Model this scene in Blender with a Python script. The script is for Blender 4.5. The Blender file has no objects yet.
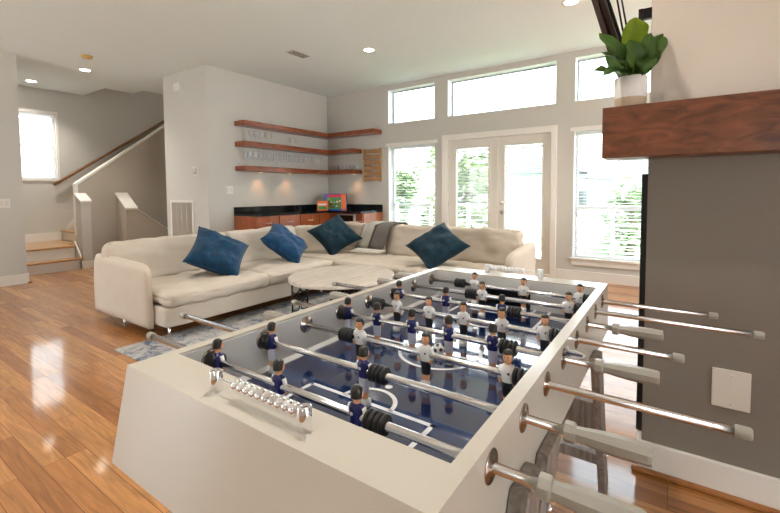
import bpy, bmesh, math, random
from mathutils import Vector, Matrix, noise
random.seed(7)
S = bpy.context.scene
COL = S.collection
PI = math.pi

# ------------------------------------------------------------------ camera
F, CX, CY = 412.6766, 395.4405, 213.7711
yaw, pitch, roll, CAMH = .5973, .0508, -.0058, 1.21
B = Matrix(((1, 0, 0), (0, 0, -1), (0, 1, 0)))
c_, s_ = math.cos(yaw), math.sin(yaw); Rz = Matrix(((c_, s_, 0), (-s_, c_, 0), (0, 0, 1)))
c_, s_ = math.cos(pitch), math.sin(pitch); Rx = Matrix(((1, 0, 0), (0, c_, -s_), (0, s_, c_)))
c_, s_ = math.cos(roll), math.sin(roll); Ro = Matrix(((c_, -s_, 0), (s_, c_, 0), (0, 0, 1)))
RT = Ro @ Rx @ B @ Rz
cam_data = bpy.data.cameras.new('camera')
cam_data.sensor_fit = 'HORIZONTAL'; cam_data.sensor_width = 36
cam_data.lens = F * 36 / 780
cam_data.shift_x = (390 - CX) / 780
cam_data.shift_y = (CY - 256.5) / 780
cam_data.clip_start = .05
cam = bpy.data.objects.new('camera', cam_data); COL.objects.link(cam)
m = Matrix.Identity(4)
for i in range(3):
    m[i][0] = RT[0][i]; m[i][1] = -RT[1][i]; m[i][2] = -RT[2][i]
m.translation = (0, 0, CAMH)
cam.matrix_world = m
S.camera = cam

# ------------------------------------------------------------------ world, light, exposure
w = bpy.data.worlds.new('sky'); S.world = w; w.use_nodes = True
wn = w.node_tree.nodes; wl_ = w.node_tree.links
bg = wn['Background']
tc = wn.new('ShaderNodeTexCoord'); sx = wn.new('ShaderNodeSeparateXYZ'); rp = wn.new('ShaderNodeValToRGB')
wl_.new(tc.outputs['Generated'], sx.inputs[0]); wl_.new(sx.outputs['Z'], rp.inputs[0]); wl_.new(rp.outputs[0], bg.inputs['Color'])
rp.color_ramp.elements[0].position = 0.0; rp.color_ramp.elements[0].color = (.93, .97, 1, 1)
rp.color_ramp.elements[1].position = .7; rp.color_ramp.elements[1].color = (.74, .88, 1, 1)
bg.inputs['Strength'].default_value = 4.0
S.view_settings.view_transform = 'Standard'
S.view_settings.look = 'None'
S.view_settings.gamma = 1
S.view_settings.use_curve_mapping = False
S.view_settings.exposure = 1.4
S.cycles.transparent_max_bounces = 40
SPOT_W = 45.0
sun_d = bpy.data.lights.new('sun', 'SUN'); sun_d.energy = 14; sun_d.angle = math.radians(.6); sun_d.color = (1, .97, .93)
sun = bpy.data.objects.new('sun', sun_d); COL.objects.link(sun)
sun.rotation_euler = Vector((-.62, .20, -.80)).to_track_quat('-Z', 'Y').to_euler()

# ------------------------------------------------------------------ materials
MATS = {}
def nodes_of(name):
    mt = bpy.data.materials.new(name); mt.use_nodes = True
    nt = mt.node_tree
    return mt, nt, nt.nodes['Principled BSDF']
def mat(name, col, rough=.5, metal=0., spec=.5, var=.06, scale=6., bump=0., bscale=120., sheen=0., coat=0., coords='Object'):
    if name in MATS: return MATS[name]
    mt, nt, p = nodes_of(name); L = nt.links
    tc = nt.nodes.new('ShaderNodeTexCoord')
    nz = nt.nodes.new('ShaderNodeTexNoise'); nz.inputs['Scale'].default_value = scale; nz.inputs['Detail'].default_value = 4
    L.new(tc.outputs[coords], nz.inputs['Vector'])
    mr = nt.nodes.new('ShaderNodeMapRange'); mr.inputs['To Min'].default_value = 1 - var; mr.inputs['To Max'].default_value = 1 + var
    L.new(nz.outputs['Fac'], mr.inputs['Value'])
    mx = nt.nodes.new('ShaderNodeVectorMath'); mx.operation = 'SCALE'; mx.inputs[0].default_value = col
    L.new(mr.outputs[0], mx.inputs['Scale']); L.new(mx.outputs[0], p.inputs['Base Color'])
    p.inputs['Roughness'].default_value = rough; p.inputs['Metallic'].default_value = metal
    p.inputs['Specular IOR Level'].default_value = spec
    p.inputs['Sheen Weight'].default_value = sheen; p.inputs['Coat Weight'].default_value = coat
    p.inputs['Coat Roughness'].default_value = .05
    if bump:
        n2 = nt.nodes.new('ShaderNodeTexNoise'); n2.inputs['Scale'].default_value = bscale; n2.inputs['Detail'].default_value = 3
        L.new(tc.outputs[coords], n2.inputs['Vector'])
        bp = nt.nodes.new('ShaderNodeBump'); bp.inputs['Strength'].default_value = bump; bp.inputs['Distance'].default_value = .01
        L.new(n2.outputs['Fac'], bp.inputs['Height']); L.new(bp.outputs[0], p.inputs['Normal'])
    MATS[name] = mt; return mt
def wood(name, c1, c2, rough=.35, stretch=(1, 12, 12), scale=3., coat=0., bump=.05):
    if name in MATS: return MATS[name]
    mt, nt, p = nodes_of(name); L = nt.links
    tc = nt.nodes.new('ShaderNodeTexCoord'); mp = nt.nodes.new('ShaderNodeMapping'); mp.inputs['Scale'].default_value = stretch
    L.new(tc.outputs['Object'], mp.inputs[0])
    nz = nt.nodes.new('ShaderNodeTexNoise'); nz.inputs['Scale'].default_value = scale; nz.inputs['Detail'].default_value = 8; nz.inputs['Distortion'].default_value = 1.2
    L.new(mp.outputs[0], nz.inputs['Vector'])
    cr = nt.nodes.new('ShaderNodeValToRGB'); cr.color_ramp.elements[0].position = .3; cr.color_ramp.elements[1].position = .7
    cr.color_ramp.elements[0].color = (*c1, 1); cr.color_ramp.elements[1].color = (*c2, 1)
    L.new(nz.outputs['Fac'], cr.inputs[0]); L.new(cr.outputs[0], p.inputs['Base Color'])
    p.inputs['Roughness'].default_value = rough; p.inputs['Coat Weight'].default_value = coat; p.inputs['Coat Roughness'].default_value = .15
    bp = nt.nodes.new('ShaderNodeBump'); bp.inputs['Strength'].default_value = bump; bp.inputs['Distance'].default_value = .005
    L.new(nz.outputs['Fac'], bp.inputs['Height']); L.new(bp.outputs[0], p.inputs['Normal'])
    MATS[name] = mt; return mt
def emis(name, col, strength):
    if name in MATS: return MATS[name]
    mt, nt, p = nodes_of(name)
    p.inputs['Base Color'].default_value = (*col, 1); p.inputs['Emission Color'].default_value = (*col, 1); p.inputs['Emission Strength'].default_value = strength
    MATS[name] = mt; return mt

M_ceil = mat('ceiling_paint', (.74, .785, .765), .9, spec=.2, var=.02, scale=2)
M_wall = mat('greige_wall_paint', (.57, .55, .50), .85, spec=.25, var=.02, scale=3, bump=.03, bscale=90)
M_chim = mat('upper_chimney_paint', (.71, .625, .535), .85, spec=.25, var=.02, scale=3, bump=.03, bscale=90)
M_dark = mat('lower_taupe_paint', (.215, .185, .15), .7, spec=.35, var=.03, scale=3, bump=.04, bscale=90)
M_stairw = mat('stair_wall_paint', (.47, .42, .35), .85, spec=.25, var=.02, scale=3)
M_trim = mat('trim_white_paint', (.78, .74, .68), .4, var=.02)
M_sash = mat('white_sash', (.85, .86, .85), .4, var=.02)
M_doorp = mat('door_cream_paint', (.72, .68, .60), .4, var=.02)
M_table = mat('foosball_white_laminate', (.59, .55, .475), .2, var=.015, scale=4)
M_inner = mat('foosball_inner_wall', (.66, .655, .635), .35, var=.02)
M_chrome = mat('chrome', (.86, .86, .88), .07, 1., var=.02)
M_steel = mat('rod_steel', (.80, .80, .80), .2, 1., var=.03)
M_nickel = mat('brushed_nickel', (.62, .60, .56), .3, 1., var=.05)
M_rubber = mat('black_rubber', (.012, .012, .013), .35, var=.1)
M_handle = mat('taupe_plastic', (.35, .33, .285), .38, var=.04)
M_navy = mat('navy_plastic', (.012, .016, .12), .25, var=.05, coat=.5)
M_whitep = mat('white_plastic', (.80, .80, .80), .3, var=.03)
M_lav = mat('pale_shorts_plastic', (.62, .62, .74), .3, var=.03)
M_skin = mat('skin_plastic', (.80, .40, .20), .4, var=.05)
M_hair = mat('hair_plastic', (.018, .013, .01), .35, var=.2)
M_blackp = mat('black_plastic', (.01, .01, .012), .4, var=.1)
M_line = mat('pitch_line_white', (.80, .82, .85), .12, var=.02)
M_greywood = wood('grey_weathered_wood', (.16, .132, .11), (.36, .31, .27), .55, (14, 14, 1.2), 4)
M_linen = mat('cream_linen', (.565, .49, .405), .9, spec=.15, var=.07, scale=7, bump=.12, bscale=420, sheen=.1)
M_velvet = mat('teal_velvet', (.004, .038, .085), .75, spec=.2, var=.95, scale=14, bump=.7, bscale=26, sheen=.12)
M_velvet2 = mat('dark_teal_velvet', (.004, .026, .042), .75, spec=.2, var=.95, scale=14, bump=.7, bscale=26, sheen=.07)
M_velvet3 = mat('blue_velvet', (.004, .045, .115), .75, spec=.2, var=.95, scale=14, bump=.7, bscale=26, sheen=.14)
M_shelf = wood('red_brown_shelf_wood', (.13, .026, .007), (.36, .092, .026), .32, (6, 1.2, 6), 4, coat=.4)
M_cab = wood('cherry_cabinet_wood', (.22, .05, .014), (.40, .105, .032), .3, (5, 5, 1.2), 4, coat=.3)
M_mantel = wood('mantel_wood', (.075, .023, .009), (.22, .074, .029), .42, (2.5, 7, 7), 3.6, coat=.1)
M_rack = wood('honey_rack_wood', (.30, .15, .05), (.45, .25, .09), .45, (1.5, 8, 8), 4)
M_oak = wood('oak_tread_wood', (.36, .18, .065), (.56, .32, .13), .3, (8, 1.5, 8), 4, coat=.3)
M_rail = wood('handrail_wood', (.17, .07, .02), (.30, .14, .045), .3, (6, 1.2, 6), 4, coat=.3)
M_ctop = wood('whitewashed_table_wood', (.50, .43, .35), (.70, .62, .52), .4, (9, 1.2, 9), 3, coat=.25)
M_granite = mat('black_granite', (.008, .009, .011), .06, var=.6, scale=60)
M_blackglass = mat('black_glass', (.006, .006, .008), .05, var=.1)
M_fan = wood('dark_fan_wood', (.018, .007, .005), (.05, .018, .012), .4, (8, 8, 8), 3)
M_iron = mat('dark_wire', (.03, .027, .025), .45, .8, var=.1)
M_slat = mat('blind_slat_white', (.88, .88, .87), .45, var=.01)
def _thin(mt, col, k):
    nt = mt.node_tree; p = nt.nodes['Principled BSDF']; o = nt.nodes['Material Output']
    tr = nt.nodes.new('ShaderNodeBsdfTranslucent'); tr.inputs['Color'].default_value = (*col, 1); mx = nt.nodes.new('ShaderNodeMixShader'); mx.inputs[0].default_value = k
    nt.links.new(p.outputs[0], mx.inputs[1]); nt.links.new(tr.outputs[0], mx.inputs[2]); nt.links.new(mx.outputs[0], o.inputs['Surface'])
_thin(M_slat, (.88, .88, .87), .5)
M_leaf = mat('fiddle_leaf', (.12, .23, .065), .35, var=.35, scale=14)
M_leaf2 = mat('young_fiddle_leaf', (.30, .42, .035), .4, var=.2, scale=14)
_thin(M_leaf, (.16, .30, .05), .25); _thin(M_leaf2, (.35, .45, .04), .3)
M_pot = mat('white_ceramic', (.80, .77, .73), .45, var=.02)
M_potb = mat('raw_clay_band', (.62, .48, .33), .7, var=.05)
M_soil = mat('potting_soil', (.03, .02, .015), .9, var=.3)
M_throw = mat('pale_throw', (.72, .68, .61), .95, var=.06, bump=.3, bscale=300)
M_throwg = mat('grey_throw_stripe', (.31, .285, .26), .95, var=.06, bump=.3, bscale=300)
M_fringe = mat('cream_fringe', (.70, .66, .58), .95, var=.1)
M_beige = mat('almond_plastic', (.68, .62, .54), .45, var=.02)
M_white = mat('device_white', (.72, .70, .65), .4, var=.02)
M_vdark = mat('vent_shadow', (.05, .042, .035), .8, var=.05)
M_yell = mat('aged_yellow_plastic', (.58, .38, .12), .5, var=.08)
M_lamp = emis('lamp_lens', (1, .95, .86), 9.)
M_orange = mat('box_orange', (.80, .16, .03), .4, var=.05)
M_boxblue = mat('box_blue', (.03, .10, .42), .4, var=.1)
M_green = mat('box_green', (.04, .28, .06), .4, var=.3, scale=40)
M_red = mat('box_red', (.62, .03, .04), .4, var=.1)
M_foliage = mat('tree_leaves', (.20, .27, .14), .6, var=.5, scale=3)
M_foliage2 = mat('dark_tree_leaves', (.12, .19, .11), .6, var=.5, scale=3)
M_bark = mat('bark', (.12, .09, .07), .9, var=.3)
M_hpane = mat('far_window_pane', (.30, .33, .36), .2, var=.1)
M_siding = mat('grey_siding', (.36, .39, .43), .8, var=.05)
M_siding2 = mat('pale_siding', (.52, .51, .49), .8, var=.05)
M_roof = mat('shingle_roof', (.13, .13, .14), .9, var=.3, scale=20)
M_railg = mat('railing_grey', (.42, .43, .44), .5, var=.05)
M_deck = mat('pale_patio', (.66, .64, .61), .8, var=.15)
M_fence = mat('fence_wood', (.30, .30, .31), .8, var=.2)
M_grass = mat('lawn', (.10, .18, .05), .9, var=.3)
M_copper = mat('copper_bearing', (.55, .28, .12), .15, 1., var=.1)

# glass that lets daylight through
def pane_mat():
    mt = bpy.data.materials.new('window_glass'); mt.use_nodes = True; nt = mt.node_tree
    for n in list(nt.nodes): nt.nodes.remove(n)
    o = nt.nodes.new('ShaderNodeOutputMaterial'); t = nt.nodes.new('ShaderNodeBsdfTransparent'); g = nt.nodes.new('ShaderNodeBsdfGlossy')
    g.inputs['Roughness'].default_value = .02; fr = nt.nodes.new('ShaderNodeFresnel'); fr.inputs['IOR'].default_value = 1.35
    t.inputs['Color'].default_value = (.96, .98, .98, 1)
    mx = nt.nodes.new('ShaderNodeMixShader'); nt.links.new(fr.outputs[0], mx.inputs[0]); nt.links.new(t.outputs[0], mx.inputs[1]); nt.links.new(g.outputs[0], mx.inputs[2]); nt.links.new(mx.outputs[0], o.inputs[0])
    return mt
M_pane = pane_mat()
def wineglass_mat():
    mt = bpy.data.materials.new('wine_glass_white_glint'); mt.use_nodes = True; nt = mt.node_tree
    for n in list(nt.nodes): nt.nodes.remove(n)
    o = nt.nodes.new('ShaderNodeOutputMaterial'); t = nt.nodes.new('ShaderNodeBsdfTransparent'); g = nt.nodes.new('ShaderNodeBsdfGlossy')
    g.inputs['Roughness'].default_value = .04; fr = nt.nodes.new('ShaderNodeLayerWeight'); fr.inputs['Blend'].default_value = .22
    t.inputs['Color'].default_value = (.99, .99, .99, 1)
    df = nt.nodes.new('ShaderNodeBsdfDiffuse'); df.inputs['Color'].default_value = (.97, .98, .99, 1)  # white diffuse stands in for bright highlights on the glass edges
    m2 = nt.nodes.new('ShaderNodeMixShader'); m2.inputs[0].default_value = .7; nt.links.new(g.outputs[0], m2.inputs[1]); nt.links.new(df.outputs[0], m2.inputs[2])
    mx = nt.nodes.new('ShaderNodeMixShader'); nt.links.new(fr.outputs['Fresnel'], mx.inputs[0]); nt.links.new(t.outputs[0], mx.inputs[1]); nt.links.new(m2.outputs[0], mx.inputs[2]); nt.links.new(mx.outputs[0], o.inputs[0])
    return mt
M_wglass = wineglass_mat()

def floor_mat():
    mt, nt, p = nodes_of('oak_plank_floor'); L = nt.links
    tc = nt.nodes.new('ShaderNodeTexCoord')
    br = nt.nodes.new('ShaderNodeTexBrick'); br.offset = .37; br.offset_frequency = 3
    br.inputs['Scale'].default_value = 1; br.inputs['Brick Width'].default_value = 1.15; br.inputs['Row Height'].default_value = .083
    br.inputs['Mortar Size'].default_value = .0012; br.inputs['Mortar Smooth'].default_value = .3; br.inputs['Bias'].default_value = 0
    br.inputs['Color1'].default_value = (0, 0, 0, 1); br.inputs['Color2'].default_value = (1, 1, 1, 1); br.inputs['Mortar'].default_value = (.5, .5, .5, 1)
    L.new(tc.outputs['Object'], br.inputs['Vector'])
    cr = nt.nodes.new('ShaderNodeValToRGB')
    e = cr.color_ramp.elements; e[0].position = 0; e[0].color = (.28, .105, .026, 1); e[1].position = 1; e[1].color = (.49, .225, .068, 1)
    k = e.new(.5); k.color = (.39, .160, .044, 1)
    L.new(br.outputs['Color'], cr.inputs[0])
    mp = nt.nodes.new('ShaderNodeMapping'); mp.inputs['Scale'].default_value = (1.3, 16, 1)
    L.new(tc.outputs['Object'], mp.inputs[0])
    ad = nt.nodes.new('ShaderNodeVectorMath'); ad.operation = 'ADD'; L.new(mp.outputs[0], ad.inputs[0])
    sc = nt.nodes.new('ShaderNodeVectorMath'); sc.operation = 'SCALE'; sc.inputs['Scale'].default_value = 7; L.new(br.outputs['Color'], sc.inputs[0]); L.new(sc.outputs[0], ad.inputs[1])
    nz = nt.nodes.new('ShaderNodeTexNoise'); nz.inputs['Scale'].default_value = 2.2; nz.inputs['Detail'].default_value = 8; nz.inputs['Distortion'].default_value = 1.6
    L.new(ad.outputs[0], nz.inputs['Vector'])
    mr = nt.nodes.new('ShaderNodeMapRange'); mr.inputs['From Min'].default_value = .3; mr.inputs['From Max'].default_value = .7; mr.inputs['To Min'].default_value = .68; mr.inputs['To Max'].default_value = 1.22
    L.new(nz.outputs['Fac'], mr.inputs[0])
    ml = nt.nodes.new('ShaderNodeVectorMath'); ml.operation = 'SCALE'; L.new(cr.outputs[0], ml.inputs[0]); L.new(mr.outputs[0], ml.inputs['Scale'])
    mm = nt.nodes.new('ShaderNodeMix'); mm.data_type = 'RGBA'; L.new(br.outputs['Fac'], mm.inputs[0]); L.new(ml.outputs[0], mm.inputs[6]); mm.inputs[7].default_value = (.09, .028, .008, 1)
    L.new(mm.outputs[2], p.inputs['Base Color'])
    p.inputs['Roughness'].default_value = .5
    p.inputs['Specular IOR Level'].default_value = .3
    p.inputs['Coat Weight'].default_value = .75; p.inputs['Coat Roughness'].default_value = .09; p.inputs['Coat IOR'].default_value = 1.5
    bp = nt.nodes.new('ShaderNodeBump'); bp.inputs['Strength'].default_value = .12; bp.inputs['Distance'].default_value = .002
    L.new(br.outputs['Fac'], bp.inputs['Height']); bp.invert = True; L.new(bp.outputs[0], p.inputs['Normal'])
    n3 = nt.nodes.new('ShaderNodeTexNoise'); n3.inputs['Scale'].default_value = 6; L.new(tc.outputs['Object'], n3.inputs['Vector'])
    b2 = nt.nodes.new('ShaderNodeBump'); b2.inputs['Strength'].default_value = .02; b2.inputs['Distance'].default_value = .01
    L.new(n3.outputs['Fac'], b2.inputs['Height']); L.new(b2.outputs[0], p.inputs['Coat Normal'])
    return mt
M_floor = floor_mat()
def rug_mat():
    mt, nt, p = nodes_of('distressed_rug'); L = nt.links
    tc = nt.nodes.new('ShaderNodeTexCoord')
    nz = nt.nodes.new('ShaderNodeTexNoise'); nz.inputs['Scale'].default_value = 9; nz.inputs['Detail'].default_value = 9; nz.inputs['Roughness'].default_value = .75; nz.inputs['Distortion'].default_value = .6
    L.new(tc.outputs['Object'], nz.inputs['Vector'])
    cr = nt.nodes.new('ShaderNodeValToRGB'); e = cr.color_ramp.elements
    e[0].position = .34; e[0].color = (.05, .065, .12, 1); e[1].position = .68; e[1].color = (.33, .28, .23, 1)
    for ps, c in ((.44, (.17, .185, .22)), (.50, (.34, .335, .33)), (.60, (.42, .40, .37))):
        k = e.new(ps); k.color = (*c, 1)
    L.new(nz.outputs['Fac'], cr.inputs[0]); L.new(cr.outputs[0], p.inputs['Base Color']); p.inputs['Roughness'].default_value = .95
    return mt
M_rug = rug_mat()
def field_mat():
    mt, nt, p = nodes_of('navy_pitch'); L = nt.links
    tc = nt.nodes.new('ShaderNodeTexCoord'); wv = nt.nodes.new('ShaderNodeTexWave'); wv.bands_direction = 'Y'; wv.inputs['Scale'].default_value = 2.05; wv.inputs['Distortion'].default_value = 0
    L.new(tc.outputs['Object'], wv.inputs['Vector'])
    cr = nt.nodes.new('ShaderNodeValToRGB'); cr.color_ramp.interpolation = 'CONSTANT'; e = cr.color_ramp.elements
    e[0].position = 0; e[0].color = (.004, .013, .065, 1); e[1].position = .5; e[1].color = (.010, .034, .115, 1)
    L.new(wv.outputs['Fac'], cr.inputs[0]); L.new(cr.outputs[0], p.inputs['Base Color'])
    p.inputs['Roughness'].default_value = .12; p.inputs['Coat Weight'].default_value = 1; p.inputs['Coat Roughness'].default_value = .02; p.inputs['Coat IOR'].default_value = 1.55
    return mt
M_field = field_mat()

# ------------------------------------------------------------------ geometry helpers
WL = {}
def link(name, me, mats, parent=None, loc=None, world=True):
    o = bpy.data.objects.new(name, me)
    if not isinstance(mats, (list, tuple)): mats = [mats]
    if len(me.materials) == 0:
        for q in mats: me.materials.append(q)
    COL.objects.link(o)
    if parent: o.parent = parent
    if loc is not None: o.location = loc
    return o
def wloc(o):
    v = Vector((0, 0, 0))
    while o is not None:
        v += o.location; o = o.parent
    return v
def obj(name, bm, mats, parent=None, smooth=False, origin=None):
    """bm holds world coordinates; the object's origin goes to `origin` (world) or the bottom centre."""
    bmesh.ops.recalc_face_normals(bm, faces=bm.faces[:])
    xs = [v.co for v in bm.verts]
    if origin is None:
        a = Vector((min(v.x for v in xs), min(v.y for v in xs), min(v.z for v in xs))); b = Vector((max(v.x for v in xs), max(v.y for v in xs), max(v.z for v in xs)))
        origin = Vector(((a.x + b.x) / 2, (a.y + b.y) / 2, a.z))
    origin = Vector(origin)
    bmesh.ops.translate(bm, verts=bm.verts[:], vec=-origin)
    me = bpy.data.meshes.new(name); bm.to_mesh(me); bm.free()
    if smooth:
        for f in me.polygons: f.use_smooth = True
    o = link(name, me, mats, parent, origin - (wloc(parent) if parent else Vector((0, 0, 0))))
    return o
def smooth_angle(o, ang=40):
    me = o.data
    for f in me.polygons: f.use_smooth = True
    bm = bmesh.new(); bm.from_mesh(me)
    for e in bm.edges:
        if len(e.link_faces) == 2 and e.calc_face_angle(0) > math.radians(ang): e.smooth = False
    bm.to_mesh(me); bm.free(); return o
def thing(name, loc, label, cat, group=None, kind=None):
    o = bpy.data.objects.new(name, None); COL.objects.link(o); o.location = loc; o.empty_display_size = .1
    if kind: o['kind'] = kind
    if label: o['label'] = label
    if cat: o['category'] = cat
    if group: o['group'] = group
    return o
def tag(o, label, cat, group=None, kind=None):
    o['label'] = label; o['category'] = cat
    if group: o['group'] = group
    if kind: o['kind'] = kind
    return o
def struct(o):
    o['kind'] = 'structure'; return o
def copy_tree(o, parent=None):
    c = o.copy(); COL.objects.link(c); c.parent = parent
    for ch in list(o.children): copy_tree(ch, c)
    return c
NB = lambda: bmesh.new()
def merge(bm, t, mi=None):
    vm = {}
    for v in t.verts: vm[v] = bm.verts.new(v.co)
    for f in t.faces:
        try:
            nf = bm.faces.new([vm[v] for v in f.verts]); nf.material_index = f.material_index if mi is None else mi; nf.smooth = f.smooth
        except ValueError: pass
    t.free()
def box(bm, x0, x1, y0, y1, z0, z1, bev=0., seg=2, mi=0, M=None):
    t = bmesh.new(); bmesh.ops.create_cube(t, size=1)
    for v in t.verts: v.co = Vector((x0 + (v.co.x + .5) * (x1 - x0), y0 + (v.co.y + .5) * (y1 - y0), z0 + (v.co.z + .5) * (z1 - z0)))
    if bev: bmesh.ops.bevel(t, geom=t.edges[:], offset=bev, segments=seg, affect='EDGES', profile=.5)
    if M: bmesh.ops.transform(t, matrix=M, verts=t.verts[:])
    merge(bm, t, mi); return bm
def tube(bm, pts, r, seg=10, mi=0, closed=False, caps=True):
    pts = [Vector(p) for p in pts]; n = len(pts)
    rr = r if isinstance(r, (list, tuple)) else [r] * n
    rings = []; up = None
    for i, p in enumerate(pts):
        d = (pts[(i + 1) % n] - pts[i - 1]) if (closed or 0 < i < n - 1) else (pts[1] - pts[0] if i == 0 else pts[-1] - pts[-2])
        d.normalize()
        if up is None: up = Vector((0, 0, 1)) if abs(d.z) < .9 else Vector((1, 0, 0))
        a = d.cross(up); 
        if a.length < 1e-5: a = d.cross(Vector((1, 0, 0)))
        a.normalize(); b = a.cross(d).normalized(); up = b
        rings.append([bm.verts.new(p + rr[i] * (math.cos(2 * PI * k / seg) * a + math.sin(2 * PI * k / seg) * b)) for k in range(seg)])
    m_ = n if closed else n - 1
    for i in range(m_):
        A, C = rings[i], rings[(i + 1) % n]
        for k in range(seg):
            f = bm.faces.new((A[k], A[(k + 1) % seg], C[(k + 1) % seg], C[k])); f.material_index = mi; f.smooth = True
    if caps and not closed:
        for q in (rings[0], rings[-1][::-1]):
            f = bm.faces.new(q); f.material_index = mi
    return bm
def lathe(bm, prof, seg=20, axis='Z', org=(0, 0, 0), mi=0, mis=None, smooth=True):
    """prof: list of (r, t) along axis"""
    org = Vector(org); rings = []
    def pt(r, t, a):
        u, v = r * math.cos(a), r * math.sin(a)
        return org + (Vector((u, v, t)) if axis == 'Z' else Vector((t, u, v)) if axis == 'X' else Vector((u, t, v)))
    for r, t in prof:
        rings.append([bm.verts.new(pt(max(r, 1e-5), t, 2 * PI * (k + .5) / seg)) for k in range(seg)])
    for i in range(len(rings) - 1):
        for k in range(seg):
            f = bm.faces.new((rings[i][k], rings[i][(k + 1) % seg], rings[i + 1][(k + 1) % seg], rings[i + 1][k]))
            f.material_index = mis[i] if mis else mi; f.smooth = smooth
    for q, j in ((rings[0], 0), (rings[-1], -1)):
        if prof[j][0] > 1e-4:
            f = bm.faces.new(q); f.material_index = (mis[j] if mis else mi)
    return bm
def prism(bm, poly, a0, a1, axis='X', mi=0):
    """poly 2-D points extruded along axis: X -> (y,z), Y -> (x,z), Z -> (x,y)"""
    def P(u, v, a): return (a, u, v) if axis == 'X' else (u, a, v) if axis == 'Y' else (u, v, a)
    A = [bm.verts.new(P(u, v, a0)) for u, v in poly]; C = [bm.verts.new(P(u, v, a1)) for u, v in poly]
    n = len(poly)
    fs = [bm.faces.new(A[::-1]), bm.faces.new(C)]
    for i in range(n): fs.append(bm.faces.new((A[i], A[(i + 1) % n], C[(i + 1) % n], C[i])))
    for f in fs: f.material_index = mi
    return bm
def wall_grid(bm, axis, p0, p1, us, zs, holes, mi=0):
    """a wall slab p0..p1 thick, with rectangular holes (u0,u1,z0,z1)"""
    U = sorted(set(list(us) + [h[0] for h in holes] + [h[1] for h in holes])); Z = sorted(set(list(zs) + [h[2] for h in holes] + [h[3] for h in holes]))
    solid = {}
    for i in range(len(U) - 1):
        for j in range(len(Z) - 1):
            u, z = (U[i] + U[i + 1]) / 2, (Z[j] + Z[j + 1]) / 2
            solid[i, j] = not any(h[0] < u < h[1] and h[2] < z < h[3] for h in holes)
    V = {}
    def vt(i, j, p):
        k = (i, j, p)
        if k not in V: V[k] = bm.verts.new((U[i], p, Z[j]) if axis == 'Y' else (p, U[i], Z[j]))
        return V[k]
    for (i, j), s in solid.items():
        if not s: continue
        for p in (p0, p1): bm.faces.new((vt(i, j, p), vt(i + 1, j, p), vt(i + 1, j + 1, p), vt(i, j + 1, p)))
        for di, dj, e in ((-1, 0, ((i, j), (i, j + 1))), (1, 0, ((i + 1, j), (i + 1, j + 1))), (0, -1, ((i, j), (i + 1, j))), (0, 1, ((i, j + 1), (i + 1, j + 1)))):
            if not solid.get((i + di, j + dj), False):
                bm.faces.new((vt(*e[0], p0), vt(*e[1], p0), vt(*e[1], p1), vt(*e[0], p1)))
    return bm
def rbox(bm, c, h, r, n=8, puff=0., wr=0., seed=0., M=None, mi=0, wscale=5., puff_side=0.):
    """soft rounded box: centre c, half sizes h, corner radius r, puffed top, wrinkles"""
    t = bmesh.new(); bmesh.ops.create_cube(t, size=2); bmesh.ops.subdivide_edges(t, edges=t.edges[:], cuts=n, use_grid_fill=True)
    h = Vector(h)
    for v in t.verts:
        u = v.co.copy()
        # concentrate samples near the borders
        u = Vector([math.copysign(1 - (1 - abs(q)) ** 1.5, q) if abs(q) < 1 else q for q in u])
        p = Vector((u.x * h.x, u.y * h.y, u.z * h.z))
        inn = Vector([max(-(h[i] - r), min(h[i] - r, p[i])) for i in range(3)])
        d = p - inn
        if d.length > 1e-6:
            mxs = max(abs(d.x), abs(d.y), abs(d.z)); d = d.normalized() * r * min(1, mxs / r) if r > 0 else d
        p = inn + d
        bul = (1 - u.x ** 2) * (1 - u.y ** 2)
        p.z += math.copysign(puff * bul, u.z) * (1 if abs(u.z) > .05 else 0) * abs(u.z)
        if puff_side:
            p.y += puff_side * u.y * (1 - u.x ** 2) * (1 - u.z ** 2); p.x += puff_side * u.x * (1 - u.y ** 2) * (1 - u.z ** 2)
        if wr:
            q = Vector((p.x * wscale + seed, p.y * wscale, p.z * wscale + seed * 2))
            k = noise.noise(q) + .5 * noise.noise(q * 2.3) - .55 * max(0, .25 - abs(noise.noise(q * 1.7 + Vector((9, 3, 5))))) / .25
            p += wr * k * (u.normalized() if u.length else u)
        v.co = p
    T = Matrix.Translation(c) @ (M.to_4x4() if M else Matrix.Identity(4))
    bmesh.ops.transform(t, matrix=T, verts=t.verts[:])
    for f in t.faces: f.smooth = True
    merge(bm, t, mi); return bm

# ------------------------------------------------------------------ the setting
YW, XL, ZC = 6.027, -5.705, 3.092
XB, XE = -9.393, -7.35           # stair back wall, entry wall
bm = NB(); box(bm, -9.6, 4.2, -3.2, 6.3, -.12, 0); struct(obj('floor', bm, M_floor, origin=(0, 0, 0)))
bm = NB()
# ceiling with the stepped stairwell opening
for x0, x1, y0, y1 in ((-8.44, 4.2, -3.2, 3.72), (-9.6, -8.44, -3.2, 3.25), (-8.07, -5.705, 3.72, 4.1), (-5.705, 4.2, 3.72, 6.3), (-6.9, -5.705, 4.1, 6.3)):
    box(bm, x0, x1, y0, y1, ZC, ZC + .2)
struct(obj('ceiling', bm, M_ceil))
W1 = (-4.244, -3.304, .304, 2.03); W3 = (-1.165, -.23, .304, 2.03); DR = (-3.10, -1.43, 0, 2.06)
K1 = (-4.244, -3.308, 2.427, 3.01); K2 = (-3.073, -1.405, 2.427, 3.01); K3 = (-1.163, -.23, 2.427, 3.01)
bm = NB(); wall_grid(bm, 'Y', YW, YW + .2, (-6.0, 4.2), (0, ZC), [W1, W3, DR, K1, K2, K3]); struct(obj('wall_back', bm, M_wall))
bm = NB(); box(bm, XL - 1.2, XL, 3.49, YW, 0, ZC); struct(obj('wall_left', bm, M_wall))
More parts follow.
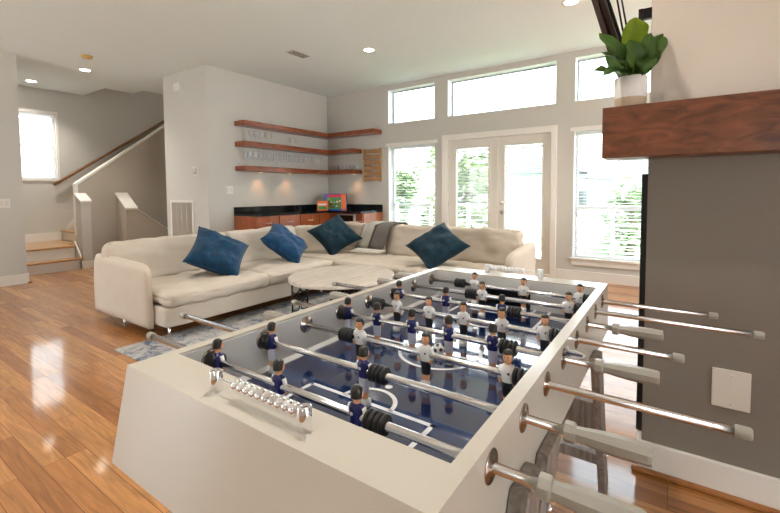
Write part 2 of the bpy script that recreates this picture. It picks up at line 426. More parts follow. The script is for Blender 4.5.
bm = NB(); box(bm, XE - .15, XE, -3.2, 1.80, 0, ZC); struct(obj('wall_entry', bm, M_wall))
W4 = (1.95, 2.80, 1.50, 2.66)
bm = NB(); wall_grid(bm, 'X', XB - .15, XB, (1.2, 6.3), (-2.5, 5.4), [W4]); struct(obj('wall_stair', bm, M_wall))
bm = NB(); box(bm, XB, XE - .15, 1.2, 1.35, 0, ZC); struct(obj('wall_hall', bm, M_wall))
bm = NB(); box(bm, XB, XL - 1.2, 6.1, 6.3, -2.5, 5.4); struct(obj('wall_stairwell', bm, M_stairw))
bm = NB(); box(bm, XB - .15, XL, 3.0, 6.3, 5.38, 5.5); struct(obj('ceiling_stairwell', bm, M_ceil))
bm = NB(); box(bm, XB - .15, -8.44, 3.10, 3.25, ZC + .2, 5.4); box(bm, -8.44, XL - 1.2, 3.57, 3.72, ZC + .2, 5.4); box(bm, -8.55, -8.44, 3.25, 3.72, ZC + .2, 5.4); struct(obj('wall_upper_stair', bm, M_stairw))
bm = NB(); box(bm, -6.95, -6.8, 3.6, 6.3, ZC, 5.4); struct(obj('wall_upper_side', bm, M_stairw))
# unseen right and rear walls, their openings added to let in fill daylight
bm = NB(); wall_grid(bm, 'X', 4.0, 4.2, (-3.2, YW), (0, ZC), [(3.1, 5.8, .25, 2.9), (-1.0, .9, .4, 1.9)]); struct(obj('wall_right', bm, M_wall))
bm = NB(); box(bm, 4.2, 14, -3, 12, -.16, -.06); struct(obj('floor_side_patio', bm, M_deck))
bm = NB(); wall_grid(bm, 'Y', -3.2, -3.0, (-7.35, 4.0), (0, ZC), [(-6.9, -4.8, .1, 2.2), (.8, 1.2, 1.0, 1.9)]); struct(obj('wall_rear', bm, M_wall))
# chimney column with two paints
PY = 2.04
bm = NB(); box(bm, -.10, 4.0, PY, PY + .75, 1.45, ZC); struct(obj('wall_chimney', bm, M_chim))
bm = NB(); box(bm, -.10, 4.0, PY, PY + .75, 0, 1.45); struct(obj('wall_chimney_lower', bm, M_dark))
def base_board(name, poly_boxes, mt=M_trim):
    bm = NB()
    for b_ in poly_boxes: box(bm, *b_, bev=.004)
    return struct(obj(name, bm, mt))
base_board('baseboard_back', [(-1.374, -.0, YW - .018, YW, 0, .134), (XL + .6, -3.2, YW - .018, YW, 0, .134)])
base_board('baseboard_left', [(XL, XL + .018, 3.49, 3.9, 0, .134)])
base_board('baseboard_return', [(-6.9, XL, 3.472, 3.49, 0, .134)])
base_board('baseboard_entry', [(XE, XE + .018, -3.0, 1.80, 0, .134), (XE - .15, XE + .018, 1.80, 1.818, 0, .134)])
base_board('baseboard_chimney', [(-.118, 4.0, PY - .018, PY, .02, .134), (-.118, -.10, PY, PY + .75, .02, .134)])
bm = NB(); box(bm, -.135, 4.0, PY - .036, PY, 0, .022, bev=.008); box(bm, -.135, -.10, PY - .0, PY + .75, 0, .022, bev=.008); struct(obj('trim_chimney', bm, wood('shoe_moulding_wood', (.26, .09, .02), (.42, .17, .045), .35, (2, 8, 8), 3)))
bm = NB(); box(bm, XE, XE+.03, 1.80, 1.84, 0, .02); struct(obj('trim_entry', bm, M_rail))

# ---- windows
def fixed_window(name, r, depth=.14, mid=None, fr=.035, axis='Y', plane=YW, sgn=1, sill=None, fcol=M_sash):
    u0, u1, z0, z1 = r; a, b = plane + sgn * depth, plane + sgn * (depth + .04)
    loc = ((u0 + u1) / 2, plane + sgn * depth, z0) if axis == 'Y' else (plane + sgn * depth, (u0 + u1) / 2, z0)
    t = thing(name, loc, None, None, kind='structure')
    def bx(bm, ua, ub, za, zb, pa=a, pb=b):
        pa, pb = min(pa, pb), max(pa, pb)
        box(bm, *((ua, ub, pa, pb) if axis == 'Y' else (pa, pb, ua, ub)), za, zb)
    bm = NB()
    bx(bm, u0, u0 + fr, z0, z1); bx(bm, u1 - fr, u1, z0, z1); bx(bm, u0 + fr, u1 - fr, z0, z0 + fr); bx(bm, u0 + fr, u1 - fr, z1 - fr, z1)
    if mid: bx(bm, u0 + fr, u1 - fr, mid - .025, mid + .025)
    obj('window_frame', bm, fcol, t)
    bm = NB(); bx(bm, u0 + fr, u1 - fr, z0 + fr, z1 - fr, a + sgn * .018, a + sgn * .022); obj('pane', bm, M_pane, t)
    if sill:
        bm = NB(); bx(bm, u0 - .005, u1 + .005, z0 - sill, z0, plane - .02, plane); bx(bm, u0 - .02, u1 + .02, z0 - .012, z0 + .008, plane - .04, plane + .02); obj('window_sill', bm, M_trim, t)
        bm = NB(); bx(bm, u0 - .045, u1 + .045, z1 + .0, z1 + .05, plane - .016, plane); obj('head_casing', bm, M_trim, t)
    return t
M_greyfr = mat('grey_blue_window_frame', (.33, .38, .40), .5, var=.03)
def reveal(name, r, d=.14):
    u0, u1, z0, z1 = r; bm = NB(); q = .006
    box(bm, u0, u0 + q, YW - .002, YW + d, z0, z1); box(bm, u1 - q, u1, YW - .002, YW + d, z0, z1)
    box(bm, u0, u1, YW - .002, YW + d, z1 - q, z1); box(bm, u0, u1, YW - .002, YW + d, z0, z0 + q)
    return struct(obj(name, bm, M_sash))
for i, (r, kw) in enumerate(((K1, {}), (K2, {}), (K3, {}))):
    fixed_window('window_%d' % (i + 1), r, fr=.022, fcol=M_greyfr)
    reveal('trim_%d' % (i + 1), r)
fixed_window('window_4', W1, mid=1.0, sill=.09); reveal('trim_4', W1)
fixed_window('window_5', W3, mid=.98, sill=.09); reveal('trim_5', W3)
fixed_window('window_6', W4, depth=.06, mid=2.07, axis='X', plane=XB, sgn=-1)
bm = NB(); box(bm, XB, XB + .02, W4[0] - .05, W4[1] + .05, W4[2] - .04, W4[2], bev=.004); box(bm, XB, XB + .012, W4[0], W4[1] + .035, W4[3], W4[3] + .05); box(bm, XB, XB + .012, W4[1], W4[1] + .035, W4[2], W4[3]); struct(obj('trim_6', bm, M_trim))

def blind(u0, u1, z0, z1, y, label, wand=None, wd=.05, sp=.043, tilt=math.radians(4), slat=M_slat, nm='window_blind'):
    t = thing(nm, ((u0 + u1) / 2, y, z0), label, 'blind', 'white slatted blinds of the back wall')
    bm = NB(); box(bm, u0, u1, y - wd / 2, y + wd / 2, z1 - .045, z1, bev=.003); obj('headrail', bm, slat, t)
    bm = NB(); z = z0 + .05
    while z < z1 - .06:
        d = wd / 2; dz = math.sin(tilt) * d
        A = [(u0 + .004, y - d, z - dz), (u1 - .004, y - d, z - dz), (u1 - .004, y, z + .003), (u1 - .004, y + d, z + dz), (u0 + .004, y + d, z + dz), (u0 + .004, y, z + .003)]
        lo = [bm.verts.new(p) for p in A]; hi = [bm.verts.new((p[0], p[1], p[2] + .0025)) for p in A]
        bm.faces.new((lo[0], lo[1], lo[2], lo[5])); bm.faces.new((lo[5], lo[2], lo[3], lo[4])); bm.faces.new((hi[0], hi[5], hi[2], hi[1])); bm.faces.new((hi[5], hi[4], hi[3], hi[2]))
        for k in range(6): bm.faces.new((lo[k], hi[k], hi[(k + 1) % 6], lo[(k + 1) % 6]))
        z += sp
    obj('slats', bm, slat, t)
    bm = NB(); box(bm, u0, u1, y - wd / 2, y + wd / 2, z0, z0 + .02, bev=.003); obj('bottom_rail', bm, slat, t)
    bm = NB()
    for u in (u0 + .12, u1 - .12): tube(bm, [(u, y - wd / 2, z0 + .01), (u, y - wd / 2, z1 - .04)], .0012, 5)
    obj('ladder_cord', bm, slat, t)
    if wand:
        bm = NB(); tube(bm, [(wand, y - wd / 2 - .012, z1 - .05), (wand, y - wd / 2 - .014, z1 - .85)], .004, 6); lathe(bm, [(.004, 0), (.008, .01), (.006, .04), (0, .045)], 8, 'Z', (wand, y - wd / 2 - .014, z1 - .89)); obj('tilt_wand', bm, slat, t)
    return t
blind(W1[0] + .012, W1[1] - .012, .315, 2.02, YW + .07, 'white slatted blind in the tall window beside the wine rack', wand=W1[0] + .14)
blind(W3[0] + .012, W3[1] - .012, .315, 2.02, YW + .07, 'white slatted blind in the tall window next to the wood mantel')

sb = thing('stair_window_blind', (XB - .03, (W4[0] + W4[1]) / 2, W4[2]), 'white slatted blind in the small stair window', 'blind')
bm = NB(); box(bm, XB - .05, XB - .005, W4[0] + .04, W4[1] - .04, W4[3] - .07, W4[3] - .036, bev=.003); obj('headrail', bm, M_slat, sb)
bm = NB(); ns = 24
for i in range(ns):
    z = W4[2] + .06 + i * (W4[3] - W4[2] - .15) / ns
    box(bm, XB - .05, XB - .008, W4[0] + .04, W4[1] - .04, z, z + .003, M=Matrix.Translation((XB - .03, 0, z)) @ Matrix.Rotation(math.radians(55), 4, 'Y') @ Matrix.Translation((-XB + .03, 0, -z)))
obj('slats', bm, M_slat, sb)

# ---- french doors
t = thing('door_1', ((DR[0] + DR[1]) / 2, YW, 0), None, None, kind='structure')
bm = NB()
box(bm, -3.169, -3.066, YW - .022, YW, 0, 2.133, bev=.004); box(bm, -1.46, -1.38, YW - .022, YW, 0, 2.133, bev=.004); box(bm, -3.066, -1.46, YW - .022, YW, 2.045, 2.133, bev=.004)
obj('door_casing', bm, M_trim, t)
bm = NB(); box(bm, -3.10, -3.066, YW, YW + .15, 0, 2.06); box(bm, -1.46, -1.43, YW, YW + .15, 0, 2.06); box(bm, -3.066, -1.46, YW, YW + .15, 2.045, 2.06); box(bm, -3.066, -1.46, YW, YW + .15, 0, .025); obj('door_jamb', bm, M_trim, t)
for (x0, x1, g0, g1, knob) in ((-3.062, -2.259, -2.935, -2.394, None), (-2.253, -1.464, -2.13, -1.587, -2.178)):
    bm = NB(); y0, y1 = YW + .03, YW + .075
    wall_grid(bm, 'Y', y0, y1, (x0, x1), (.03, 2.04), [(g0, g1, .25, 1.90)])
    d = obj('door_panel', bm, M_doorp, t)
    bm = NB(); q = .035
    for a in ((g0 - q, g0, .25 - q, 1.90 + q), (g1, g1 + q, .25 - q, 1.90 + q), (g0, g1, 1.90, 1.90 + q), (g0, g1, .25 - q, .25)): box(bm, a[0], a[1], y0 - .012, y0, a[2], a[3], bev=.004)
    if knob is None: box(bm, x1 - .02, x1 + .018, y0 - .014, y0, .03, 2.04, bev=.004)
    obj('glass_bead', bm, M_doorp, d)
    bm = NB(); box(bm, g0, g1, y1 - .012, y1 - .008, .25, 1.90); obj('pane', bm, M_pane, d)
    bm = NB()
    hx = x0 if knob is None else x1
    for z in (.25, 1.0, 1.75): tube(bm, [(hx, y0 - .006, z), (hx, y0 - .006, z + .09)], .008, 8)
    obj('hinge', bm, M_nickel, d)
    if knob:
        bm = NB(); lathe(bm, [(.03, 0), (.03, -.008), (.012, -.012), (.012, -.05), (.0, -.052)], 16, 'Y', (knob, y0, .912)); tube(bm, [(knob, y0 - .045, .912), (knob + .05, y0 - .05, .915), (knob + .115, y0 - .045, .902)], [.011, .009, .007], 8); obj('lever_handle', bm, M_nickel, d, True)
        bm = NB(); lathe(bm, [(.03, 0), (.03, -.01), (.022, -.018), (0, -.018)], 16, 'Y', (knob, y0, 1.055)); box(bm, knob - .004, knob + .004, y0 - .03, y0 - .016, 1.04, 1.07); obj('deadbolt', bm, M_nickel, d)
blind(-2.932, -2.397, .26, 1.89, YW + .048, 'white slatted blind in the left leaf of the french doors', wd=.022, sp=.024, tilt=math.radians(8), wand=None)
blind(-2.127, -1.590, .26, 1.89, YW + .048, 'white slatted blind in the french door leaf with the lever handle', wd=.022, sp=.024, tilt=math.radians(8))

# ------------------------------------------------------------------ stairs
st = thing('staircase', (-8.7, 2.5, 0), 'oak tread staircase with white risers turning behind the half wall', 'stairs')
def tread(x0, x1, y0, y1, z):
    bm = NB(); box(bm, x0, x1, y0, y1, z - .03, z, bev=.008); obj('tread', bm, M_oak, st)
def riser(*a):
    bm = NB(); box(bm, *a); obj('riser', bm, M_trim, st)
riser(-8.03, -8.0, 1.36, 2.66, 0, .15); tread(-8.2, -7.97, 1.36, 2.68, .18)
riser(-8.2, -8.17, 1.36, 2.62, .18, .345); tread(XB, -8.14, 1.36, 2.63, .375)
tread(XB, -8.62, 2.63, 2.80, .375)
riser(XB + .02, -8.71, 2.82, 2.85, .375, .53); tread(XB + .02, -8.71, 2.79, 3.08, .56)
for k in range(8):
    riser(XB + .02, -8.71, 3.08 + .25 * k, 3.11 + .25 * k, .56 + .185 * k, .56 + .185 * k + .155); tread(XB + .02, -8.71, 3.05 + .25 * k, 3.33 + .25 * k, .745 + .185 * k)
bm = NB(); prism(bm, [(1.36, .375), (1.36, .52), (2.86, .52), (3.04, .80), (5.3, 2.55), (5.3, 2.3), (3.04, .56), (2.8, .375)], XB, XB + .018, 'X'); obj('skirt_board', bm, M_trim, st)
bm = NB(); prism(bm, [(-8.0, .0), (-8.0, .22), (-8.22, .44), (-8.25, .44), (-8.25, 0)], 2.63, 2.65, 'Y'); obj('skirt_board', bm, M_trim, st)
# half walls round the stairs
XH = -8.6
bm = NB(); prism(bm, [(2.82, 0), (2.82, 1.37), (5.6, 3.53), (6.1, 3.53), (6.1, -2.0), (2.82, -2.0)], XH - .1, XH, 'X'); struct(obj('wall_half_stair', bm, M_stairw))
bm = NB(); prism(bm, [(2.80, 1.37), (2.80, 1.40), (5.6, 3.57), (5.6, 3.53), (2.82, 1.37)], XH - .12, XH + .02, 'X'); prism(bm, [(2.80, .5), (2.80, 1.38), (2.835, 1.40), (2.835, .5)], XH - .11, XH + .012, 'X'); struct(obj('trim_half_stair', bm, M_trim))
bm = NB(); prism(bm, [(-8.2, 0), (-8.2, 1.205), (-7.98, 1.09), (-7.98, 0)], 2.665, 2.80, 'Y'); struct(obj('wall_newel', bm, M_wall))
bm = NB(); prism(bm, [(-8.21, 1.21), (-8.21, 1.235), (-7.965, 1.112), (-7.965, 1.085)], 2.65, 2.815, 'Y'); struct(obj('trim_newel', bm, M_trim))
bm = NB(); box(bm, -7.98, -7.965, 2.64, 3.4, 0, .12); struct(obj('baseboard_newel', bm, M_trim))
bm = NB(); prism(bm, [(XH, 0), (XH, 1.215), (-8.2, .935), (-8.2, 0)], 3.42, 3.60, 'Y'); prism(bm, [(3.60, 0), (3.60, .92), (4.35, .37), (4.35, 0)], -8.32, -8.2, 'X'); struct(obj('wall_low_stair', bm, M_stairw))
bm = NB(); prism(bm, [(XH, 1.215), (XH, 1.245), (-8.185, .96), (-8.185, .93)], 3.405, 3.615, 'Y'); prism(bm, [(3.60, .93), (3.60, .945), (4.35, .39), (4.35, .37)], -8.33, -8.19, 'X'); struct(obj('trim_low_stair', bm, M_trim))
bm = NB(); box(bm, -8.35, -6.95, 4.3, 4.4, 0, ZC); struct(obj('wall_below_stair', bm, M_stairw))
hr = thing('handrail', (XB + .07, 2.74, 1.4), 'brown wooden handrail climbing the stair wall', 'handrail')
bm = NB(); tube(bm, [(XB + .075, 2.72, 1.39), (XB + .075, 5.3, 3.23)], .024, 12); obj('rail', bm, M_rail, hr, True)
for y in (2.95, 3.9, 4.85):
    z = 1.39 + (y - 2.72) * (3.23 - 1.39) / 2.58
    bm = NB(); tube(bm, [(XB, y, z - .06), (XB + .05, y, z - .06), (XB + .075, y, z - .02)], .006, 8); obj('bracket', bm, M_nickel, hr, True)

# ------------------------------------------------------------------ outdoors
bm = NB(); box(bm, -20, 12, YW + .2, YW + 3.0, -.16, -.06); struct(obj('floor_deck', bm, M_deck))
bm = NB(); box(bm, -14, 10, -9, -3.2, -.16, -.06); struct(obj('floor_bounce_patio', bm, M_deck))  # unseen pale patio, added to bounce daylight up onto the ceiling
bm = NB(); box(bm, -40, 40, YW + 3.0, 60, -.6, -.5); struct(obj('floor_lawn', bm, M_grass))
def tree(x, y, z0, h, r, n, label, leaf=M_foliage, seed=1, ls=.16):
    rnd = random.Random(seed)
    t = thing('tree', (x, y, z0), label, 'tree', 'trees outside the windows')
    bm = NB(); tube(bm, [(x, y, z0), (x + .05, y, z0 + h * .4), (x, y + .05, z0 + h * .8)], [.12, .09, .03], 8); obj('trunk', bm, M_bark, t, True)
    bm = NB()
    blobs = [(Vector((rnd.uniform(-.6, .6) * r, rnd.uniform(-.6, .6) * r, h * rnd.uniform(.12, .9))), r * rnd.uniform(.35, .6)) for _ in range(12)]
    for _ in range(n):
        c, br = rnd.choice(blobs)
        d = Vector((rnd.gauss(0, 1), rnd.gauss(0, 1), rnd.gauss(0, 1))).normalized() * br * rnd.uniform(.6, 1)
        p = Vector((x, y, z0)) + c + d
        q = Matrix.Rotation(rnd.uniform(0, 6), 3, 'Z') @ Matrix.Rotation(rnd.uniform(-1.2, 1.2), 3, 'X')
        s = ls * rnd.uniform(.6, 1.2)
        vs = [bm.verts.new(p + q @ Vector(k)) for k in ((-s, 0, 0), (0, -s * .45, .02), (s, 0, 0), (0, s * .45, .02))]
        bm.faces.new(vs)
    obj('foliage', bm, leaf, t)
tree(-8.6, 12.2, -.5, 3.2, 1.3, 2600, 'leafy tree seen through the tall window by the wine rack', seed=3)
tree(-4.9, 10.9, -.5, 3.0, 1.2, 2600, 'leafy tree seen through the left leaf of the french doors', seed=5)
tree(-6.9, 10.0, -.5, 1.6, .8, 1500, 'low dark bush outside between window and doors', leaf=M_foliage2, seed=8, ls=.1)
tree(-1.0, 12.5, -.5, 2.0, .8, 1500, 'small bush outside the window by the mantel', seed=11, ls=.1)
def house(x0, x1, y0, y1, h, rh, label, sm, seed):
    t = thing('house', ((x0 + x1) / 2, y0, -.5), label, 'house', 'houses outside the windows')
    bm = NB(); box(bm, x0, x1, y0, y1, -.5, h); obj('wall', bm, sm, t)
    bm = NB(); prism(bm, [(x0 - .4, h), ((x0 + x1) / 2, h + rh), (x1 + .4, h)], y0 - .4, y1, 'Y'); obj('roof', bm, M_roof, t)
    n = 3
    for i in range(n):
        for z in ((.6, 1.9), (3.2, 4.5)):
            if z[1] > h: continue
            xc = x0 + (i + .5) * (x1 - x0) / n
            bm = NB(); box(bm, xc - .45, xc + .45, y0 - .05, y0, z[0], z[1]); wd = obj('window', bm, M_sash, t)
            bm = NB(); box(bm, xc - .38, xc + .38, y0 - .06, y0 - .05, z[0] + .07, z[1] - .07); obj('pane', bm, M_hpane, wd)
house(-9.5, -4.5, 24, 30, 2.3, 1.3, 'grey house far outside the french doors', M_siding, 1)
house(-3.6, 1.2, 22, 28, 1.9, 1.2, 'pale house outside the window beside the mantel', M_siding2, 2)
house(3.0, 9.0, 25, 31, 2.4, 1.4, 'grey house outside behind the chimney wall', M_siding, 3)
fn = thing('fence', (-2, 15, -.5), 'grey board fence outside below the far houses', 'fence')
bm = NB()
for i in range(90): box(bm, -14 + i * .25, -14 + i * .25 + .23, 15, 15.03, -.5, .62)
obj('fence_boards', bm, M_fence, fn)
for z in (-.2, .4):
    bm = NB(); box(bm, -14, 8.5, 15.03, 15.08, z, z + .09); obj('fence_rail', bm, M_fence, fn)
rl = thing('deck_railing', (-3, YW + 2.9, -.06), 'pale grey deck railing outside the back windows', 'railing')
bm = NB(); box(bm, -9, 4, YW + 2.85, YW + 2.91, .90, .94); box(bm, -9, 4, YW + 2.865, YW + 2.895, .02, .05); obj('rail', bm, M_railg, rl)
for x in range(-9, 5, 1):
    bm = NB(); box(bm, x - .03, x + .03, YW + 2.85, YW + 2.91, -.06, .96); obj('post', bm, M_railg, rl)
for i in range(7):
    bm = NB(); tube(bm, [(-9, YW + 2.88, .15 + i * .105), (4, YW + 2.88, .15 + i * .105)], .005, 5); obj('cable', bm, M_railg, rl)

# ------------------------------------------------------------------ ceiling fittings
def downlight(x, y, label, watt=SPOT_W, z=ZC):
    t = thing('recessed_light', (x, y, z), label, 'ceiling light', 'recessed ceiling lights')
    bm = NB(); lathe(bm, [(.062, -.001), (.066, -.004), (.088, -.005), (.09, 0)], 28, 'Z', (x, y, z)); obj('trim_ring', bm, M_trim, t, True)
    bm = NB(); lathe(bm, [(.0, -.002), (.064, -.002), (.064, -.0005), (0, -.0005)], 28, 'Z', (x, y, z)); obj('lens', bm, M_lamp, t)
    ld = bpy.data.lights.new('bulb', 'SPOT'); ld.energy = watt; ld.color = (1, .93, .84); ld.spot_size = math.radians(120); ld.spot_blend = .8; ld.shadow_soft_size = .06
    o = bpy.data.objects.new('bulb', ld); COL.objects.link(o); o.parent = t; o.location = (0, 0, -.02)
downlight(-3.395, 4.394, 'recessed ceiling light right of the ceiling vent')
downlight(-.91, 4.459, 'recessed ceiling light near the top edge above the plant')
downlight(-7.441, 2.613, 'recessed ceiling light just below the yellowed ceiling disc')
downlight(-8.874, 2.348, 'recessed ceiling light nearest the stair window')
downlight(-7.5, 4.9, 'added unseen ceiling light high in the stairwell', z=5.38)  # lamp added out of view to brighten the stairwell walls
downlight(-.91, 1.25, 'added unseen ceiling light over the foosball table')  # this lamp and the three below are added out of view for brightness
downlight(-3.395, 1.25, 'added unseen ceiling light over the near end of the sofa')
downlight(-.91, -1.3, 'added unseen ceiling light behind the foosball table, near the rear wall')
downlight(-3.395, -1.3, 'added unseen ceiling light over the bare floor, near the rear wall')
t = thing('ceiling_vent', (-4.265, 3.973, ZC), 'rectangular metal air vent in the ceiling', 'vent')
bm = NB(); box(bm, -4.265 - .09, -4.265 + .09, 3.973 - .17, 3.973 + .17, ZC - .008, ZC, bev=.003); obj('frame', bm, M_white, t)
bm = NB()
for i in range(9): box(bm, -4.265 - .07, -4.265 + .07, 3.973 - .14 + i * .032, 3.973 - .14 + i * .032 + .012, ZC - .011, ZC - .0075)
obj('louvre_shade', bm, M_vdark, t)  # dark strips paint in the shade between the vent blades
t = thing('smoke_detector', (-6.672, 2.373, ZC), 'small yellowed round disc on the ceiling', 'smoke detector')
bm = NB(); lathe(bm, [(.0, -.035), (.045, -.033), (.06, -.02), (.066, -.004), (.07, 0)], 24, 'Z', (-6.672, 2.373, ZC)); obj('cover', bm, M_yell, t, True)
bm = NB(); lathe(bm, [(.0, -.039), (.012, -.039), (.014, -.034)], 12, 'Z', (-6.652, 2.353, ZC)); obj('test_button', bm, M_beige, t, True)

# wall devices
t = thing('wall_alarm', (-6.44, 3.49, 2.86), 'small white box high on the narrow wall beside the stairs', 'alarm')
bm = NB(); box(bm, -6.53, -6.36, 3.455, 3.49, 2.80, 2.93, bev=.008); obj('body', bm, M_white, t)
bm = NB(); lathe(bm, [(.014, 0), (.014, -.004), (0, -.005)], 12, 'Y', (-6.47, 3.455, 2.85)); obj('sensor', bm, M_beige, t)
t = thing('thermostat', (-6.02, 3.49, 1.557), 'round thermostat on the narrow wall above the air grille', 'thermostat')
bm = NB(); box(bm, -6.10, -5.95, 3.482, 3.49, 1.49, 1.62, bev=.004); obj('backplate', bm, M_white, t)
bm = NB(); lathe(bm, [(.05, 0), (.05, -.02), (.042, -.027), (0, -.028)], 24, 'Y', (-6.02, 3.482, 1.557)); obj('dial', bm, M_nickel, t, True)
t = thing('air_return_grille', (-6.436, 3.49, .5), 'cream air grille low on the narrow wall behind the sofa', 'vent')
bm = NB()
for a in ((-6.77, -6.73, .45, 1.115), (-6.14, -6.10, .45, 1.115), (-6.73, -6.14, 1.075, 1.115), (-6.73, -6.14, .45, .49)): box(bm, a[0], a[1], 3.474, 3.49, a[2], a[3], bev=.003)
obj('frame', bm, M_trim, t)
bm = NB()
for i in range(24): box(bm, -6.725 + i * .0245, -6.725 + i * .0245 + .007, 3.479, 3.488, .49, 1.075)
for i in range(3): box(bm, -6.585 + i * .147, -6.575 + i * .147, 3.476, 3.488, .49, 1.075)
obj('fins', bm, M_beige, t)
bm = NB(); box(bm, -6.73, -6.14, 3.4885, 3.4899, .49, 1.075); obj('duct_shade', bm, M_vdark, t)  # dark sheet paints in the shade behind the fins
def switch(name, axis, p, c, z, w_, h_, n, label, s=1):
    t = thing(name, (c, p, z) if axis == 'Y' else (p, c, z), label, 'switch')
    bm = NB()
    def bx(bm, a0, a1, d0, d1, z0, z1, bev): 
        d0, d1 = sorted((p + s * d0, p + s * d1)); box(bm, *((a0, a1, d0, d1) if axis == 'Y' else (d0, d1, a0, a1)), z0, z1, bev=bev)
    bx(bm, c - w_ / 2, c + w_ / 2, 0, .006, z - h_ / 2, z + h_ / 2, .002); obj('plate', bm, M_white, t)
    for i in range(n):
        k = c - w_ / 2 + (i + .5) * w_ / n
        bm = NB(); bx(bm, k - .016, k + .016, .006, .011, z - .033, z + .033, .002); obj('rocker', bm, M_beige, t)
switch('light_switch', 'X', XL, 3.837, 1.268, .12, .12, 2, 'white double light switch on the wall left of the bar', 1)
switch('light_switch', 'X', XE, 1.603, 1.10, .12, .12, 2, 'white light switch on the wall at the far left edge', 1)
t = thing('blank_plate', (.195, PY, .43), 'blank beige cover plate on the dark wall under the mantel', 'cover plate')
bm = NB(); box(bm, .135, .254, PY - .008, PY, .358, .512, bev=.003); obj('plate', bm, M_beige, t)
bm = NB()
for z in (.378, .492): lathe(bm, [(.004, 0), (.004, -.002), (0, -.003)], 10, 'Y', (.195, PY - .008, z))
obj('screw', bm, M_nickel, t)

# ------------------------------------------------------------------ bar corner
XF, YF = -5.13, 5.43
ct = thing('bar_countertop', (-5.0, 5.6, .86), 'black granite L-shaped countertop in the bar corner', 'countertop')
bm = NB(); prism(bm, [(XL, 3.90), (XF - .02, 3.90), (XF - .02, YF - .03), (-4.375, YF - .03), (-4.375, YW), (XL, YW)], .865, .90, 'Z'); obj('slab', bm, M_granite, ct)
bm = NB(); box(bm, XL, XL + .02, 3.90, YW, .90, 1.0, bev=.002); box(bm, XL + .02, -4.375, YW - .02, YW, .90, 1.0, bev=.002); obj('backsplash', bm, M_granite, ct)
def cab(x0, x1, y0, y1, face, label, doors):
    t = thing('bar_cabinet', ((x0 + x1) / 2, (y0 + y1) / 2, 0), label, 'cabinet', 'bar cabinets')
    bm = NB(); box(bm, x0, x1, y0, y1, 0, .862); obj('carcass', bm, M_cab, t)
    for kind, z0, z1 in doors:
        bm = NB()
        if face == 'X':
            box(bm, x1, x1 + .02, y0 + .012, y1 - .012, z0, z1, bev=.004); d = obj(kind, bm, M_cab, t)
            yc = (y0 + y1) / 2; zc = (z0 + z1) / 2 if kind == 'drawer' else z1 - .12
            bm = NB(); tube(bm, [(x1 + .02, yc - .055, zc), (x1 + .045, yc - .05, zc), (x1 + .045, yc + .05, zc), (x1 + .02, yc + .055, zc)], .006, 8)
        else:
            box(bm, x0 + .012, x1 - .012, y0 - .02, y0, z0, z1, bev=.004); d = obj(kind, bm, M_cab, t)
            xc = (x0 + x1) / 2; zc = (z0 + z1) / 2 if kind == 'drawer' else z1 - .12
            bm = NB(); tube(bm, [(xc - .055, y0 - .02, zc), (xc - .05, y0 - .045, zc), (xc + .05, y0 - .045, zc), (xc + .055, y0 - .02, zc)], .006, 8)
        obj('handle', bm, M_nickel, d, True)
dd = [('drawer', .66, .85), ('cabinet_door', .1, .645)]
cab(XL, XF - .045, 3.905, 4.325, 'X', 'cherry bar cabinet nearest the light switch', dd)
cab(XL, XF - .045, 4.327, 4.768, 'X', 'cherry bar cabinet second from the light switch', dd)
cab(XL, XF - .045, 4.770, 5.21, 'X', 'cherry bar cabinet third from the light switch', dd)
cab(XL + .002, XF - .045, 5.212, YW - .002, 'X', 'cherry corner bar cabinet behind the game box', dd)
cab(XF - .04, -4.90, YF + .045, YW - .002, 'Y', 'narrow cherry bar cabinet just left of the wine fridge', dd)
cab(-4.53, -4.38, YF + .045, YW, 'Y', 'slim cherry end cabinet right of the wine fridge', [('cabinet_door', .1, .85)])
t = thing('wine_fridge', (-4.715, 5.7, 0), 'black glass wine fridge under the bar counter', 'fridge')
bm = NB(); box(bm, -4.895, -4.535, YF + .05, YW, 0, .858); obj('body', bm, M_blackp, t)
bm = NB(); box(bm, -4.885, -4.585, YF + .02, YF + .05, .1, .84); dr = obj('door', bm, M_blackglass, t)
bm = NB(); box(bm, -4.585, -4.545, YF + .015, YF + .05, .1, .845, bev=.003); box(bm, -4.885, -4.585, YF + .015, YF + .05, .825, .845); obj('steel_trim', bm, M_nickel, t)
# floating shelves
def shelf(z0, z1, xe, label):
    t = thing('floating_shelf', (-5.55, 5.0, z0), label, 'shelf', 'L-shaped wooden bar shelves')
    bm = NB(); box(bm, XL, XL + .25, 3.95, YW, z0, z1, bev=.004); obj('long_board', bm, M_shelf, t)
    bm = NB(); box(bm, XL + .25, xe, YW - .25, YW, z0, z1, bev=.004); obj('short_board', bm, M_shelf, t)
shelf(2.262, 2.335, -4.385, 'top L-shaped wooden shelf over the bar')
shelf(1.945, 2.02, -4.845, 'middle L-shaped wooden shelf over the bar')
shelf(1.565, 1.64, -4.845, 'bottom L-shaped wooden shelf over the bar')
